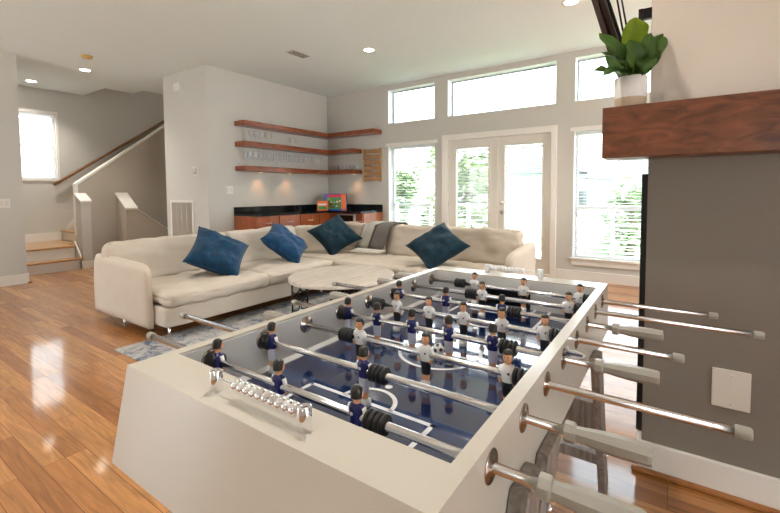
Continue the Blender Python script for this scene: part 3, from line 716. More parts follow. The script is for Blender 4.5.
# glasses
def wine_glass(h=.20, r=.038):
    bm = NB()
    pr = [(.0, 0), (.033, 0), (.033, .003), (.006, .008), (.0042, .03), (.0042, h * .42), (.012, h * .46), (r * .85, h * .58), (r, h * .72), (r * .92, h * .88), (r * .80, h), (r * .77, h), (r * .89, h * .88), (r * .96, h * .72), (r * .8, h * .59), (.008, h * .48), (0, h * .47)]
    lathe(bm, pr, 14)
    return bm
def first_and_copies(spots, maker, name, label, cat, group, mt):
    o0 = None
    for (x, y, z, flip) in spots:
        if o0 is None:
            bm = maker(); me = bpy.data.meshes.new(name); bm.to_mesh(me); bm.free(); o0 = link(name, me, mt); o = o0
            tag(o, label, cat, group)
        else:
            o = o0.copy(); COL.objects.link(o)
        o.location = (x, y, z); o.rotation_euler = (0, 0, 0)
sp = []
for i in range(16):
    y = 4.06 + i * .105; sp.append((XL + .17 + .012 * (i % 2), y, 1.6405, 0))
first_and_copies(sp, lambda: wine_glass(.235, .041), 'wine_glass', 'clear stemmed wine glass in the front row on the bottom bar shelf', 'wine glass', 'wine glasses on the bottom shelf', M_wglass)
sp = [(XL + .075, 4.10 + i * .105, 1.6405, 0) for i in range(15)]
first_and_copies(sp, lambda: wine_glass(.225, .04), 'wine_glass', 'clear stemmed wine glass in the row against the wall on the bottom bar shelf', 'wine glass', 'rear wine glasses on the bottom shelf', M_wglass)
sp = [(XL + .15, y, 2.0205, 0) for y in (4.13, 4.23, 4.33, 4.43, 4.53)]
first_and_copies(sp, lambda: wine_glass(.19, .036), 'wine_glass', 'clear wine glass in the cluster at the near end of the middle shelf', 'wine glass', 'wine glasses on the middle shelf', M_wglass)
sp = [(XL + .15, y, 2.0205, 0) for y in (4.95, 5.06)]
first_and_copies(sp, lambda: wine_glass(.15, .034), 'wine_glass', 'shorter clear glass in the pair half way along the middle shelf', 'wine glass', 'pair of glasses on the middle shelf', M_wglass)
def tumbler():
    bm = NB(); lathe(bm, [(0, 0), (.028, 0), (.034, .085), (.031, .085), (.026, .008), (0, .008)], 14); return bm
sp = [(x, YW - .13, 1.6405, 0) for x in (-5.32, -5.22, -5.12, -5.02, -4.92)]
first_and_copies(sp, tumbler, 'tumbler', 'small clear tumbler on the short arm of the bottom bar shelf', 'tumbler', 'tumblers on the bottom shelf', M_wglass)
# puck lights below the lowest shelf
for i, (x, y, z, lb) in enumerate(((XL + .10, 4.35, 1.565, 'small puck light under the bottom shelf near the switch'), (XL + .10, 4.95, 1.565, 'small puck light under the bottom shelf half way along'), (-4.95, YW - .10, 1.565, 'small puck light under the short arm of the bottom shelf'))):
    t = thing('puck_light', (x, y, z), lb, 'light', 'puck lights under the bar shelves')
    bm = NB(); lathe(bm, [(.03, 0), (.03, -.012), (.026, -.014)], 18, 'Z', (x, y, z)); obj('housing', bm, M_nickel, t, True)
    bm = NB(); lathe(bm, [(0, -.0145), (.024, -.0145), (.024, -.013)], 18, 'Z', (x, y, z)); obj('lens', bm, emis('warm_lens', (1, .55, .25), 3.), t)
    ld = bpy.data.lights.new('bulb', 'SPOT'); ld.energy = 2.2; ld.color = (1, .48, .2); ld.spot_size = math.radians(95); ld.spot_blend = .9; ld.shadow_soft_size = .02
    o = bpy.data.objects.new('bulb', ld); COL.objects.link(o); o.parent = t; o.location = (0, 0, -.02)
# wine rack
t = thing('wine_rack', (-4.585, YW, 1.42), 'honey wood slatted wine rack hung beside the tall window', 'wine rack')
for x in (-4.775, -4.42):
    bm = NB(); box(bm, x, x + .03, YW - .03, YW, 1.415, 2.02, bev=.003); obj('upright', bm, M_rack, t)
bm = NB()
for i in range(6):
    z = 1.43 + i * .098; box(bm, -4.775, -4.39, YW - .055, YW - .03, z, z + .072, bev=.003)
obj('slats', bm, M_rack, t)
bm = NB()
for i in range(6):
    z = 1.43 + i * .098 + .078; tube(bm, [(-4.75, YW - .045, z), (-4.415, YW - .045, z)], .006, 8)
obj('bottle_rod', bm, M_chrome, t, True)
# board game boxes
t = thing('game_box', (-5.15, 5.72, .90), 'large colourful board game box standing on the bar counter', 'game box')
Mg = Matrix.Translation((-5.22, 5.70, .90)) @ Matrix.Rotation(math.radians(28), 4, 'Z')
bm = NB(); box(bm, -.21, .21, -.035, .035, 0, .30, bev=.003, M=Mg); obj('box_body', bm, M_boxblue, t)
bm = NB(); box(bm, -.15, .12, -.038, -.034, .235, .285, M=Mg); obj('title_band', bm, M_red, t)
bm = NB(); box(bm, .12, .205, -.0385, -.034, .01, .295, M=Mg); obj('side_panel', bm, M_orange, t)
bm = NB(); box(bm, -.16, .115, -.038, -.034, .02, .225, M=Mg); ar = obj('picture', bm, M_green, t)
rnd = random.Random(4); bm = NB()
for k in range(40):
    x = rnd.uniform(-.145, .09); z = rnd.uniform(.03, .205); s = rnd.uniform(.012, .032); box(bm, x, x + s, -.0395, -.0378, z, z + s * 1.1, mi=rnd.randrange(4), M=Mg)
obj('picture_shapes', bm, [M_whitep, M_blackp, M_red, M_orange], ar)
t = thing('game_box', (-5.33, 5.5, .90), 'small orange game box in front of the large one on the bar', 'game box')
Mg = Matrix.Translation((-5.36, 5.47, .90)) @ Matrix.Rotation(math.radians(34), 4, 'Z')
bm = NB(); box(bm, -.07, .12, -.025, .025, 0, .17, bev=.003, M=Mg); obj('box_body', bm, M_orange, t)
bm = NB(); box(bm, -.055, .10, -.028, -.024, .02, .07, M=Mg); obj('picture', bm, M_green, t)
bm = NB(); box(bm, -.055, .10, -.028, -.024, .09, .12, M=Mg); obj('title_band', bm, M_whitep, t)

# ------------------------------------------------------------------ sofa
so = thing('sectional_sofa', (-3.4, 3.6, 0), 'cream linen L-shaped sectional sofa around the pale coffee table', 'sofa')
X0, X1, Y0 = -4.55, -3.42, 1.66     # left run: back outside, seat front, near end
YB, YS, XR = 4.80, 3.66, -1.38      # right run: back outside, seat front, right end
def part_r(name, c, h, r, n=8, mt=M_linen, **k):
    bm = NB(); rbox(bm, c, h, r, n, **k); return obj(name, bm, mt, so, True)
def span(x0, x1, y0, y1, z0, z1): return ((x0 + x1) / 2, (y0 + y1) / 2, (z0 + z1) / 2), ((x1 - x0) / 2, (y1 - y0) / 2, (z1 - z0) / 2)
c, h = span(X0, X1, Y0 + .03, YB, .10, .275); part_r('base', c, h, .025, 8, wr=.004, wscale=4)
c, h = span(X1 - .3, XR - .02, YS, YB, .10, .275); part_r('base', c, h, .025, 8, wr=.004, wscale=4)
# backs
c, h = span(X0 - .05, X0 + .05, Y0 + .05, YB, .10, .62); part_r('back_frame', c, h, .04, 6)
c, h = span(X0, XR - .02, YB - .05, YB + .05, .10, .62); part_r('back_frame', c, h, .04, 6)
# arms: thin leaning panels with a sloping top
def arm(pts_xy0, pts_xy1, za, zb, th, nm='arm', dirn='Y'):
    """panel between two plan points; top height za at the back point and zb at the front point"""
    bm = NB(); p0, p1 = Vector(pts_xy0), Vector(pts_xy1); d = (p1 - p0); L_ = d.length; d.normalize(); nrm = Vector((d.y, -d.x))
    n = 14; t_ = bmesh.new(); bmesh.ops.create_cube(t_, size=2); bmesh.ops.subdivide_edges(t_, edges=t_.edges[:], cuts=n, use_grid_fill=True)
    for v in t_.verts:
        u = v.co; s = (u.x + 1) / 2; zt = za + (zb - za) * s; z = .085 + (zt - .085) * (u.z + 1) / 2
        e = max(abs(u.x), abs(u.z)); thick = th / 2 * math.sqrt(max(0, 1 - max(0, (e - .9) / .1) ** 2 * .8))
        # rounded top corners in elevation
        x = (s - .5) * L_; rc = .13
        dx = abs(x) - (L_ / 2 - rc); dz = z - (zt - rc)
        if dx > 0 and dz > 0 and u.x > -2:
            q = math.hypot(dx, dz); mxx = max(dx, dz)
            if q > 0: dx, dz = dx * mxx / q, dz * mxx / q
            x = math.copysign(L_ / 2 - rc + dx, x); z = zt - rc + dz
        q2 = p0 + d * (x + L_ / 2) + nrm * (u.y * thick)
        bulge = .008 * noise.noise(Vector((q2.x * 4, q2.y * 4, z * 4)))
        v.co = Vector((q2.x + nrm.x * bulge, q2.y + nrm.y * bulge, z))
    for f in t_.faces: f.smooth = True
    merge(bm, t_); return obj(nm, bm, M_linen, so, True)
arm((X0 - .12, Y0), (-3.60, Y0), .655, .615, .075)
arm((XR + .04, YB - .02), (XR + .04, 3.90), .66, .595, .085)
# seat cushions
for i, (a, b) in enumerate(((Y0 + .05, 2.72), (2.70, 3.70))):
    c, h = span(-4.22, X1 + .035, a, b, .27, .40); part_r('seat_cushion', c, h, .045, 26, puff=.02, wr=.015, wscale=8, seed=i * 3.1, puff_side=.01)
c, h = span(-4.22, X1 + .03, 3.70, 4.50, .27, .405); part_r('seat_cushion', c, h, .045, 26, puff=.02, wr=.015, wscale=8, seed=11, puff_side=.01)
for i, (a, b) in enumerate(((X1 + .01, -2.42), (-2.43, XR - .05))):
    c, h = span(a, b, YS - .02, 4.46, .27, .40); part_r('seat_cushion', c, h, .045, 26, puff=.02, wr=.015, wscale=8, seed=20 + i * 2.3, puff_side=.01)
# back cushions leaning on the frames
def back_c(cx, cy, hl, ang, seed, z=.555, hz=.215, r=.055):
    Mr = Matrix.Rotation(ang, 3, 'Z') @ Matrix.Rotation(math.radians(-14), 3, 'X')
    bm = NB(); rbox(bm, (cx, cy, z), (hl, .09, hz), r, 26, wr=.016, wscale=6, seed=seed, M=Mr)
    return obj('back_cushion', bm, M_linen, so, True)
A90 = math.radians(90)
back_c(X0 + .20, 2.25, .62, A90, 1., r=.045); back_c(X0 + .23, 3.36, .53, A90, 5.)
back_c(X0 + .30, 4.30, .42, math.radians(72), 7., z=.55, hz=.20)
back_c(-3.62, YB - .27, .45, 0, 9., z=.575); back_c(-2.72, YB - .26, .47, 0, 12., z=.575); back_c(-1.84, YB - .26, .44, 0, 15., z=.575)
for x, y in ((-4.24, Y0 + .06), (-3.55, Y0 + .12), (-3.5, 3.55), (-1.55, 3.80), (-1.55, 4.7), (-4.45, 4.7)):
    bm = NB(); lathe(bm, [(.011, 0 if y > 1.9 and x > -3.6 and False else .0), (.011, .01), (.013, .105)], 10, 'Z', (x, y, .0095 if -3.58 < x < -1.2 and 1.4 < y < 3.6 else 0)); obj('leg', bm, M_chrome, so, True)

# throw pillows
def pillow(c, yaw_, lean, spin, s, th, mt, label, seed):
    n = 22; bm = NB()
    nv = Vector((math.cos(yaw_) * math.cos(lean), math.sin(yaw_) * math.cos(lean), math.sin(lean)))
    hv = Vector((-math.sin(yaw_), math.cos(yaw_), 0)); uv = nv.cross(hv)
    a = math.cos(spin) * hv + math.sin(spin) * uv; b = -math.sin(spin) * hv + math.cos(spin) * uv
    c = Vector(c); G = {}
    def pt(i, j, side):
        u, v = -1 + 2 * i / n, -1 + 2 * j / n
        pin = 1 - .07 * (1 - abs(v) ** 2) if True else 1
        x = u * (1.04 - .12 * (1 - v * v) * abs(u)); y = v * (1.04 - .12 * (1 - u * u) * abs(v))
        t = th * ((1 - u ** 4) * (1 - v ** 4)) ** .55
        w_ = .028 * noise.noise(Vector((u * 2.2 + seed, v * 2.2, side + seed))) + .018 * noise.noise(Vector((u * 4.5 + seed, v * 5, side)))
        edge = (1 - u ** 4) * (1 - v ** 4)
        return c + s * (x * a + y * b) + nv * (side * t + w_ * edge * (1 if side > 0 else .4))
    for side in (1, -1):
        for i in range(n + 1):
            for j in range(n + 1):
                rim = i in (0, n) or j in (0, n)
                k = (i, j, 0 if rim else side)
                if k not in G: G[k] = bm.verts.new(pt(i, j, side if not rim else 1))
        for i in range(n):
            for j in range(n):
                q = [G[(p_, q_, 0 if (p_ in (0, n) or q_ in (0, n)) else side)] for p_, q_ in ((i, j), (i + 1, j), (i + 1, j + 1), (i, j + 1))]
                bm.faces.new(q if side > 0 else q[::-1])
    t = thing('throw_pillow', c, label, 'pillow', 'velvet throw pillows on the sofa')
    obj('cover', bm, mt, t, True)
    bm = NB()
    rim = [pt(i, 0, 1) for i in range(n)] + [pt(n, j, 1) for j in range(n)] + [pt(n - i, n, 1) for i in range(n)] + [pt(0, n - j, 1) for j in range(n)]
    tube(bm, rim, .005, 6, closed=True); obj('piping', bm, mt, t, True)
    return t
pillow((-3.80, 2.41, .615), -.04, .80, -.66, .255, .105, M_velvet, 'blue velvet pillow nearest the rounded sofa arm at left', 1.)
pillow((-3.85, 3.32, .615), .28, .85, .42, .252, .105, M_velvet3, 'bright blue velvet pillow in front of the bar cabinets', 4.)
pillow((-3.79, 4.12, .65), -.72, .74, .58, .255, .10, M_velvet2, 'dark teal velvet pillow standing in the sofa corner', 7.)
pillow((-2.18, 4.02, .62), -1.42, .88, .84, .255, .10, M_velvet2, 'dark teal velvet pillow in front of the french doors', 9.)
# throw blanket over the right back
tb = thing('throw_blanket', (-3.25, 4.5, .8), 'grey and cream fringed throw blanket over the sofa back', 'blanket')
def drape(x0, x1, name, mt, off=0.):
    prof = [(YB + .06, .45), (YB + .06, .62), (YB + .0, .74), (YB - .14, .815), (YB - .25, .815), (YB - .345, .78), (YB - .40, .66), (YB - .455, .52), (YB - .49, .455)]
    bm = NB(); n = 8; rows = []
    for k, (y, z) in enumerate(prof):
        rows.append([bm.verts.new((x0 + (x1 - x0) * i / n - .018 * k * (k > 4), y + .006 * math.sin(i * 2.1 + k) - off, z + .005 * math.sin(i * 1.7 + k * .8))) for i in range(n + 1)])
    for k in range(len(rows) - 1):
        for i in range(n): bm.faces.new((rows[k][i], rows[k][i + 1], rows[k + 1][i + 1], rows[k + 1][i]))
    t0 = bm.faces[:]
    bmesh.ops.solidify(bm, geom=t0, thickness=.012)
    return obj(name, bm, mt, tb, True)
drape(-3.47, -3.26, 'cream_panel', M_throw); drape(-3.26, -3.00, 'grey_panel', M_throwg)
bm = NB()
for i in range(30):
    x = -3.55 + i * .0158; tube(bm, [(x, YB - .49, .47), (x - .012 + random.uniform(-.015, .015), YB - .56, .45), (x - .02 + random.uniform(-.03, .03), YB - .66, .437)], [.004, .006, .004], 5)
obj('fringe', bm, M_fringe, tb, True)

# ------------------------------------------------------------------ rug and coffee table
bm = NB(); box(bm, -3.58, -1.15, 1.372, 3.62, .001, .009); tag(obj('area_rug', bm, M_rug), 'distressed grey and blue area rug under the coffee table', 'rug')
cx0, cy0, ca, cb, cz = -2.735, 3.075, .505, .545, .40
ctb = thing('coffee_table', (cx0, cy0, 0.009), 'round pale wood coffee table on curly dark wire legs', 'table')
def oval(k, n=56, e=2.0):
    r = []
    for i in range(n):
        a = 2 * PI * i / n; c1, s1 = math.cos(a), math.sin(a)
        r.append((cx0 + ca * k * math.copysign(abs(c1) ** (2 / e), c1), cy0 + cb * k * math.copysign(abs(s1) ** (2 / e), s1)))
    return r
bm = NB(); rings = []
for k, z in ((.985, cz - .034), (1, cz - .028), (1, cz - .006), (.988, cz)):
    rings.append([bm.verts.new((x, y, z)) for x, y in oval(k)])
for A, C in zip(rings, rings[1:]):
    for i in range(56): bm.faces.new((A[i], A[(i + 1) % 56], C[(i + 1) % 56], C[i]))
bm.faces.new(rings[0][::-1]); bm.faces.new(rings[-1]); obj('tabletop', bm, M_ctop, ctb)
for sx_, sy_ in ((-1, -1), (1, -1), (-1, 1), (1, 1)):
    bx_, by_ = cx0 + sx_ * .27, cy0 + sy_ * .27
    bm = NB(); zt = cz - .034
    tube(bm, [(bx_ + sx_ * .05, by_ - .1, zt), (bx_ + sx_ * .05, by_ - .1, .0095)], .008, 8)
    tube(bm, [(bx_ + sx_ * .05, by_ + .1, zt), (bx_ + sx_ * .05, by_ + .1, .0095)], .008, 8)
    for (yc, zc, r) in ((by_ - .05, .28, .05), (by_ + .05, .28, .05), (by_, .19, .06), (by_ - .055, .10, .045), (by_ + .055, .10, .045)):
        tube(bm, [(bx_ + sx_ * .05, yc + r * math.cos(2 * PI * k / 18), zc + r * math.sin(2 * PI * k / 18)) for k in range(18)], .006, 6, closed=True)
    tube(bm, [(bx_ + sx_ * .05, by_ - .1, zt - .008), (bx_ + sx_ * .05, by_ + .1, zt - .008)], .006, 6)
    tube(bm, [(bx_ + sx_ * .05, by_ - .1, .018), (bx_ + sx_ * .05, by_ + .1, .018)], .006, 6)
    obj('leg', bm, M_iron, ctb, True)

# ------------------------------------------------------------------ foosball table
TX0, TX1, TY0, TY1, ZR, ZB = -.98, -.22, .399, 1.844, .8385, .64
IX0, IX1, IY0, IY1, ZF = -.950, -.247, .495, 1.748, .712
ft = thing('foosball_table', ((TX0 + TX1) / 2, (TY0 + TY1) / 2, 0), 'white foosball table with blue pitch and grey wood legs', 'foosball table')
bm = NB()
box(bm, TX0, IX0, IY0, IY1, ZB, ZR); box(bm, IX1, TX1, IY0, IY1, ZB, ZR)
GX0, GX1, GZ = -.70, -.50, .79
t_ = bmesh.new()
for sgn in (0, 1):
    o_, i_, l_ = (TY0, IY0, .362) if sgn == 0 else (TY1, IY1, 1.881)
    for xa, xb, z0, z1 in ((TX0, GX0, ZB, ZR), (GX1, TX1, ZB, ZR)):
        prism(t_, [(i_, z0), (i_, z1), (o_, z1), (l_, z0)], xa, xb, 'X')
    fr = lambda z: o_ + (l_ - o_) * (ZR - z) / (ZR - ZB)
    prism(t_, [(i_, GZ), (i_, ZR), (o_, ZR), (fr(GZ), GZ)], GX0, GX1, 'X')
    prism(t_, [(i_, ZB), (i_, ZF), (fr(ZF), ZF), (l_, ZB)], GX0, GX1, 'X')
    bk = fr(.75); s_in = .02 if sgn == 0 else -.02
    prism(t_, [(bk + s_in, ZF), (bk + s_in, GZ), (fr(GZ), GZ), (fr(ZF), ZF)], GX0, GX1, 'X')
bmesh.ops.remove_doubles(t_, verts=t_.verts[:], dist=1e-5)
# drop interior faces between the pieces
kill = [f for f in t_.faces if sum(1 for g in t_.faces if g is not f and set(g.verts) == set(f.verts)) > 0]
bmesh.ops.delete(t_, geom=kill, context='FACES_ONLY')
merge(bm, t_)
box(bm, IX0 - .01, IX1 + .01, IY0 - .05, IY1 + .05, ZB, ZB + .02)
cabn = obj('cabinet', bm, M_table, ft)
bm = NB(); q = .002
box(bm, IX0, IX0 + q, IY0, IY1, ZF, ZR - .006); box(bm, IX1 - q, IX1, IY0, IY1, ZF, ZR - .006)
for y in (IY0, IY1 - q):
    box(bm, IX0, GX0, y, y + q, ZF, ZR - .006); box(bm, GX1, IX1, y, y + q, ZF, ZR - .006); box(bm, GX0, GX1, y, y + q, GZ, ZR - .006)
for x, s in ((IX0, 1), (IX1, -1)):
    prism(bm, [(x, ZF), (x, ZF + .012), (x + s * .014, ZF + .001), (x + s * .014, ZF)], IY0, IY1, 'Y')
obj('inner_lining', bm, M_inner, ft)
for y0, y1 in ((IY0 - .075, IY0), (IY1, IY1 + .075)):
    bm = NB(); box(bm, GX0, GX0 + .003, y0, y1, ZF, GZ); box(bm, GX1 - .003, GX1, y0, y1, ZF, GZ); box(bm, GX0, GX1, y0, y1, ZF, ZF + .002); box(bm, GX0, GX1, y0, y1, GZ - .002, GZ)
    yb = y0 if y0 < 1 else y1 - .003
    box(bm, GX0, GX1, yb, yb + .003, ZF, GZ)
    yi = (IY0 - .003, IY0 + .003) if y0 < 1 else (IY1 - .003, IY1 + .003)
    obj('goal', bm, M_blackp, ft)
bm = NB(); box(bm, IX0, IX1, IY0, IY1, ZB + .02, ZF); pf = obj('playfield', bm, M_field, ft, origin=((TX0 + TX1) / 2, (IY0 + IY1) / 2, ZB + .02))
# pitch lines
bm = NB(); zl = ZF + .0006; XC, YC = -.5985, (IY0 + IY1) / 2; lw = .011
def line(x0, x1, y0, y1): box(bm, x0, x1, y0, y1, ZF - .001, zl)
def arc(xc, yc, r, a0, a1, n=40, wd=lw):
    vi, vo = [], []
    for k in range(n + 1):
        a = a0 + (a1 - a0) * k / n
        vi.append(bm.verts.new((xc + (r - wd / 2) * math.cos(a), yc + (r - wd / 2) * math.sin(a), zl))); vo.append(bm.verts.new((xc + (r + wd / 2) * math.cos(a), yc + (r + wd / 2) * math.sin(a), zl)))
    for k in range(n): bm.faces.new((vi[k], vo[k], vo[k + 1], vi[k + 1]))
line(IX0, IX1, YC - lw / 2, YC + lw / 2); arc(XC, YC, .125, 0, 2 * PI, 64)
arc(XC, YC, .006, 0, 2 * PI, 16, .012)
for s, ye in ((1, IY0), (-1, IY1)):
    yy = sorted((ye, ye + s * .262)); line(XC - .185, XC - .185 + lw, *yy); line(XC + .185 - lw, XC + .185, *yy)
    ya = ye + s * .262; line(XC - .185, XC + .185, *sorted((ya, ya - s * lw)))
    yy = sorted((ye, ye + s * .13)); line(XC - .125, XC - .125 + lw, *yy); line(XC + .125 - lw, XC + .125, *yy)
    ya = ye + s * .13; line(XC - .125, XC + .125, *sorted((ya, ya - s * lw)))
    arc(XC, ye + s * .35, .005, 0, 2 * PI, 16, .010)
    arc(XC, ye + s * .255, .07, 0 if s > 0 else PI, PI if s > 0 else 2 * PI, 24)
obj('pitch_lines', bm, M_line, pf)

# ---- legs and stretchers
def beam(name, p0, p1, sx_, sy_, mt=M_greywood, par=ft, bolts=()):
    p0, p1 = Vector(p0), Vector(p1); d = p1 - p0
    bm = NB(); t2 = bmesh.new(); bmesh.ops.create_cube(t2, size=1)
    for v in t2.verts:
        k = v.co.z + .5; q = p0 + d * k; v.co = Vector((q.x + v.co.x * sx_, q.y + v.co.y * sy_, q.z))
    bmesh.ops.bevel(t2, geom=t2.edges[:], offset=.003, segments=1, affect='EDGES'); merge(bm, t2)
    o = obj(name, bm, mt, par)
    for (k, s) in bolts:
        q = p0 + d * k; bm = NB(); lathe(bm, [(.010, 0), (.010, s * .006), (.007, s * .010), (0, s * .011)], 12, 'X', (q.x + s * sx_ / 2, q.y, q.z)); obj('bolt', bm, M_chrome, o, True)
    return o
for s in (0, 1):
    xo = TX1 + .014 if s == 0 else TX0 - .014; g = 1 if s == 0 else -1
    beam('leg', (xo - g*.012, 1.82, 0), (xo, 1.475, .675), .026, .088, bolts=((.90, g), (.3, g)))
    beam('leg', (xo - g*.012, .42, 0), (xo, .87, .69), .026, .105, bolts=((.86, g), (.3, g)))
    beam('leg_board', (xo + g*.004, .30, .0), (xo + g * .004, .70, .715), .034, .09, bolts=((.9, g),))
bm = NB(); box(bm, TX0, TX1, 1.66, 1.70, .30, .42, bev=.003); obj('stretcher', bm, M_greywood, ft)
bm = NB(); box(bm, TX0, TX1, 1.71, 1.75, .155, .195, bev=.003); obj('stretcher', bm, M_greywood, ft)
bm = NB(); box(bm, TX0, TX1, .52, .56, .28, .40, bev=.003); obj('stretcher', bm, M_greywood, ft)

# ---- foosball men
def man(blue):
    bm = NB(); D = 1 if blue else -1   # facing along y
    MT = [M_navy if blue else M_whitep, M_lav if blue else M_blackp, M_skin, M_whitep, M_hair]
    def ring(z, cy, hx, hy, n=12, e=2.6):
        r = []
        for k in range(n):
            a = 2 * PI * (k + .5) / n; c1, s1 = math.cos(a), math.sin(a)
            r.append(bm.verts.new((hx * math.copysign(abs(c1) ** (2 / e), c1), D * (cy + hy * math.copysign(abs(s1) ** (2 / e), s1)), z)))
        return r
    secs = [(-.0865, .004, .0125, .0125, 3), (-.072, .004, .0130, .0125, 3), (-.070, .001, .0100, .0075, 3), (-.066, .0, .0095, .0068, 2), (-.052, .0, .0100, .0072, 2 if not blue else 2), (-.050, .0, .0120, .0088, 1), (-.034, .0, .0128, .0095, 1), (-.018, .0, .0135, .0100, 1), (-.016, .0, .0140, .0105, 0), (0, .001, .0155, .0120, 0), (.014, .001, .0175, .0118, 0), (.021, .0, .0140, .0090, 0), (.024, .0, .0060, .0060, 2), (.027, .0, .0055, .0055, 2), (.030, .001, .0085, .0090, 2), (.036, .001, .0105, .0112, 2), (.043, .001, .0105, .0110, 2), (.049, .0, .0080, .0085, 2), (.052, .0, .0030, .003, 2)]
    prev = None
    for i, (z, cy, hx, hy, mi) in enumerate(secs):
        r = ring(z, cy, hx, hy)
        if prev:
            for k in range(12):
                f = bm.faces.new((prev[k], prev[(k + 1) % 12], r[(k + 1) % 12], r[k])); f.material_index = secs[i - 1][4] if i not in (0,) else mi; f.smooth = True
        else: bm.faces.new(r[::-1]).material_index = 3
        prev = r
    bm.faces.new(prev).material_index = 2
    # hair cap, fringe in front
    hp = [(.0, .0575), (.006, .0565), (.0105, .0525), (.0125, .0455), (.0122, .040)]
    rows = []
    hp = [(r_ * .95, z_) for r_, z_ in hp]
    for r, z in hp:
        row = []
        for k in range(14):
            a = 2 * PI * k / 14; fy = math.sin(a)   # front is +D
            zz = z - (.0055 if (z < .043 and fy < .1) else 0) + (.0085 if (z < .043 and fy > .3) else 0) + (.0045 if (.043 < z < .048 and fy > .3) else 0)
            row.append(bm.verts.new((max(r, .0004) * math.cos(a), D * (-.0005 + max(r, .0004) * 1.02 * math.sin(a)), zz)))
        rows.append(row)
    for A, C in zip(rows, rows[1:]):
        for k in range(14):
            f = bm.faces.new((A[k], A[(k + 1) % 14], C[(k + 1) % 14], C[k])); f.material_index = 4; f.smooth = True
    # arms, nose, emblem
    for sx_ in (-1, 1):
        tube(bm, [(sx_ * .0155, 0, .0175), (sx_ * .0195, D * .001, .004), (sx_ * .0185, D * .004, -.010)], [.0048, .0045, .0042], 8, mi=0 if not blue else 3)
        tube(bm, [(sx_ * .0185, D * .004, -.010), (sx_ * .016, D * .007, -.020)], [.0036, .0030], 8, mi=2)
    tube(bm, [(0, D * .0115, .041), (0, D * .0145, .0385)], [.0015, .0020], 6, mi=2)
    for sx_ in (-1, 1):
        lathe(bm, [(.0014, 0), (.0014, D * .0006), (0, D * .0008)], 6, 'Y', (sx_ * .004, D * .0115, .0425), mi=4)
    lathe(bm, [(.0036, 0), (.0036, -D * .0006), (0, -D * .0007)], 10, 'Y', (-.004, -D * .0115, .006), mi=3 if blue else 4)
    lathe(bm, [(.0028, 0), (.0028, D * .0006), (0, D * .0007)], 10, 'Y', (.005, D * .0128, .006), mi=3 if blue else 4)
    bmesh.ops.recalc_face_normals(bm, faces=bm.faces[:])
    me = bpy.data.meshes.new('player_figure'); bm.to_mesh(me); bm.free()
    for q in MT: me.materials.append(q)
    return me
MAN = {True: man(True), False: man(False)}
def me_of(bm, name, mt, smooth=True):
    bmesh.ops.recalc_face_normals(bm, faces=bm.faces[:])
    me = bpy.data.meshes.new(name); bm.to_mesh(me); bm.free(); me.materials.append(mt)
    return me
bm = NB(); pr = [(.009, -.0225)]
for i in range(4):
    t0 = -.0225 + i * .0115; pr += [(.0175, t0 + .0005), (.0205, t0 + .003), (.0205, t0 + .007), (.0175, t0 + .0095), (.0145, t0 + .0105)]
pr += [(.009, .0225)]
lathe(bm, pr, 20, 'X'); BUMP = me_of(bm, 'bumper', M_rubber)
bm = NB(); lathe(bm, [(.009, 0), (.0165, .001), (.0175, .003), (.0175, .015), (.0160, .018), (.0125, .020), (.0130, .030), (.0155, .050), (.0172, .075), (.0172, .10), (.0165, .124), (.0150, .129), (.0, .130)], 8, 'X', smooth=False); HAND = me_of(bm, 'handle', M_handle)
bm = NB(); lathe(bm, [(.0085, -.003), (.0105, -.002), (.0110, 0), (.0108, .018), (.0085, .021), (0, .022)], 14, 'X'); CAP = me_of(bm, 'end_cap', M_handle)
bm = NB(); lathe(bm, [(.0095, .006), (.012, .006), (.014, .0025), (.025, .0018), (.026, 0), (.0095, 0)], 28, 'X'); RING = me_of(bm, 'bearing', mat('bearing_metal', (.42, .36, .31), .18, 1., var=.15))
RY = [.574 + .16 * i for i in range(8)]; RZ = .80
RODS = [  # blue, players, bumpers, rod left, rod right
    (True, (-.918, -.695, -.479), (-.962, -.432), -1.24, -.14),
    (True, (-.914, -.590), (-.960, -.546), -1.355, -.14),
    (False, (-.732, -.517, -.304), (-.778, -.268), -1.02, .095),
    (True, (-.914, -.791, -.658, -.533, -.401), (-.962, -.357), -1.168, -.14),
    (False, (-.821, -.689, -.561, -.433, -.305), (-.905, -.267), -1.02, .005),
    (True, (-.918, -.707, -.490), (-.963, -.446), -1.258, -.14),
    (False, (-.629, -.305), (-.675, -.264), -1.02, .195),
    (False, (-.730, -.513, -.297), (-.800, -.263), -1.02, .102)]
for i, (blue, men, bumps, xl, xr) in enumerate(RODS):
    y = RY[i]
    bm = NB(); tube(bm, [(xl, y, RZ), (xr, y, RZ)], .0079, 16)
    rod = obj('rod', bm, M_steel, ft, origin=(-.6, y, RZ)); 
    for x in men: link('player_figure', MAN[blue], [], rod, (x + .6, 0, 0))
    for x in bumps:
        b2_ = link('bumper', BUMP, [], rod, ((-.930 if x < -.94 else x) + .6, 0, 0))
        if x < -.94: b2_.scale = (.72, 1.1, 1.1)
    hd = link('handle', HAND, [], rod, ((-.150 + .6) if blue else (-1.01 + .6), 0, 0))
    if not blue: hd.rotation_euler = (0, 0, PI)
    cp = link('end_cap', CAP, [], rod, ((xl if blue else xr) + .6, 0, 0))
    if blue: cp.rotation_euler = (0, 0, PI)
    for x, rz in ((TX1, 0), (IX1 - .002, PI), (IX0 + .002, 0), (TX0, PI)):
        b_ = link('bearing', RING, [], cabn, Vector((x, y, RZ)) - wloc(cabn)); b_.rotation_euler = (0, 0, rz)

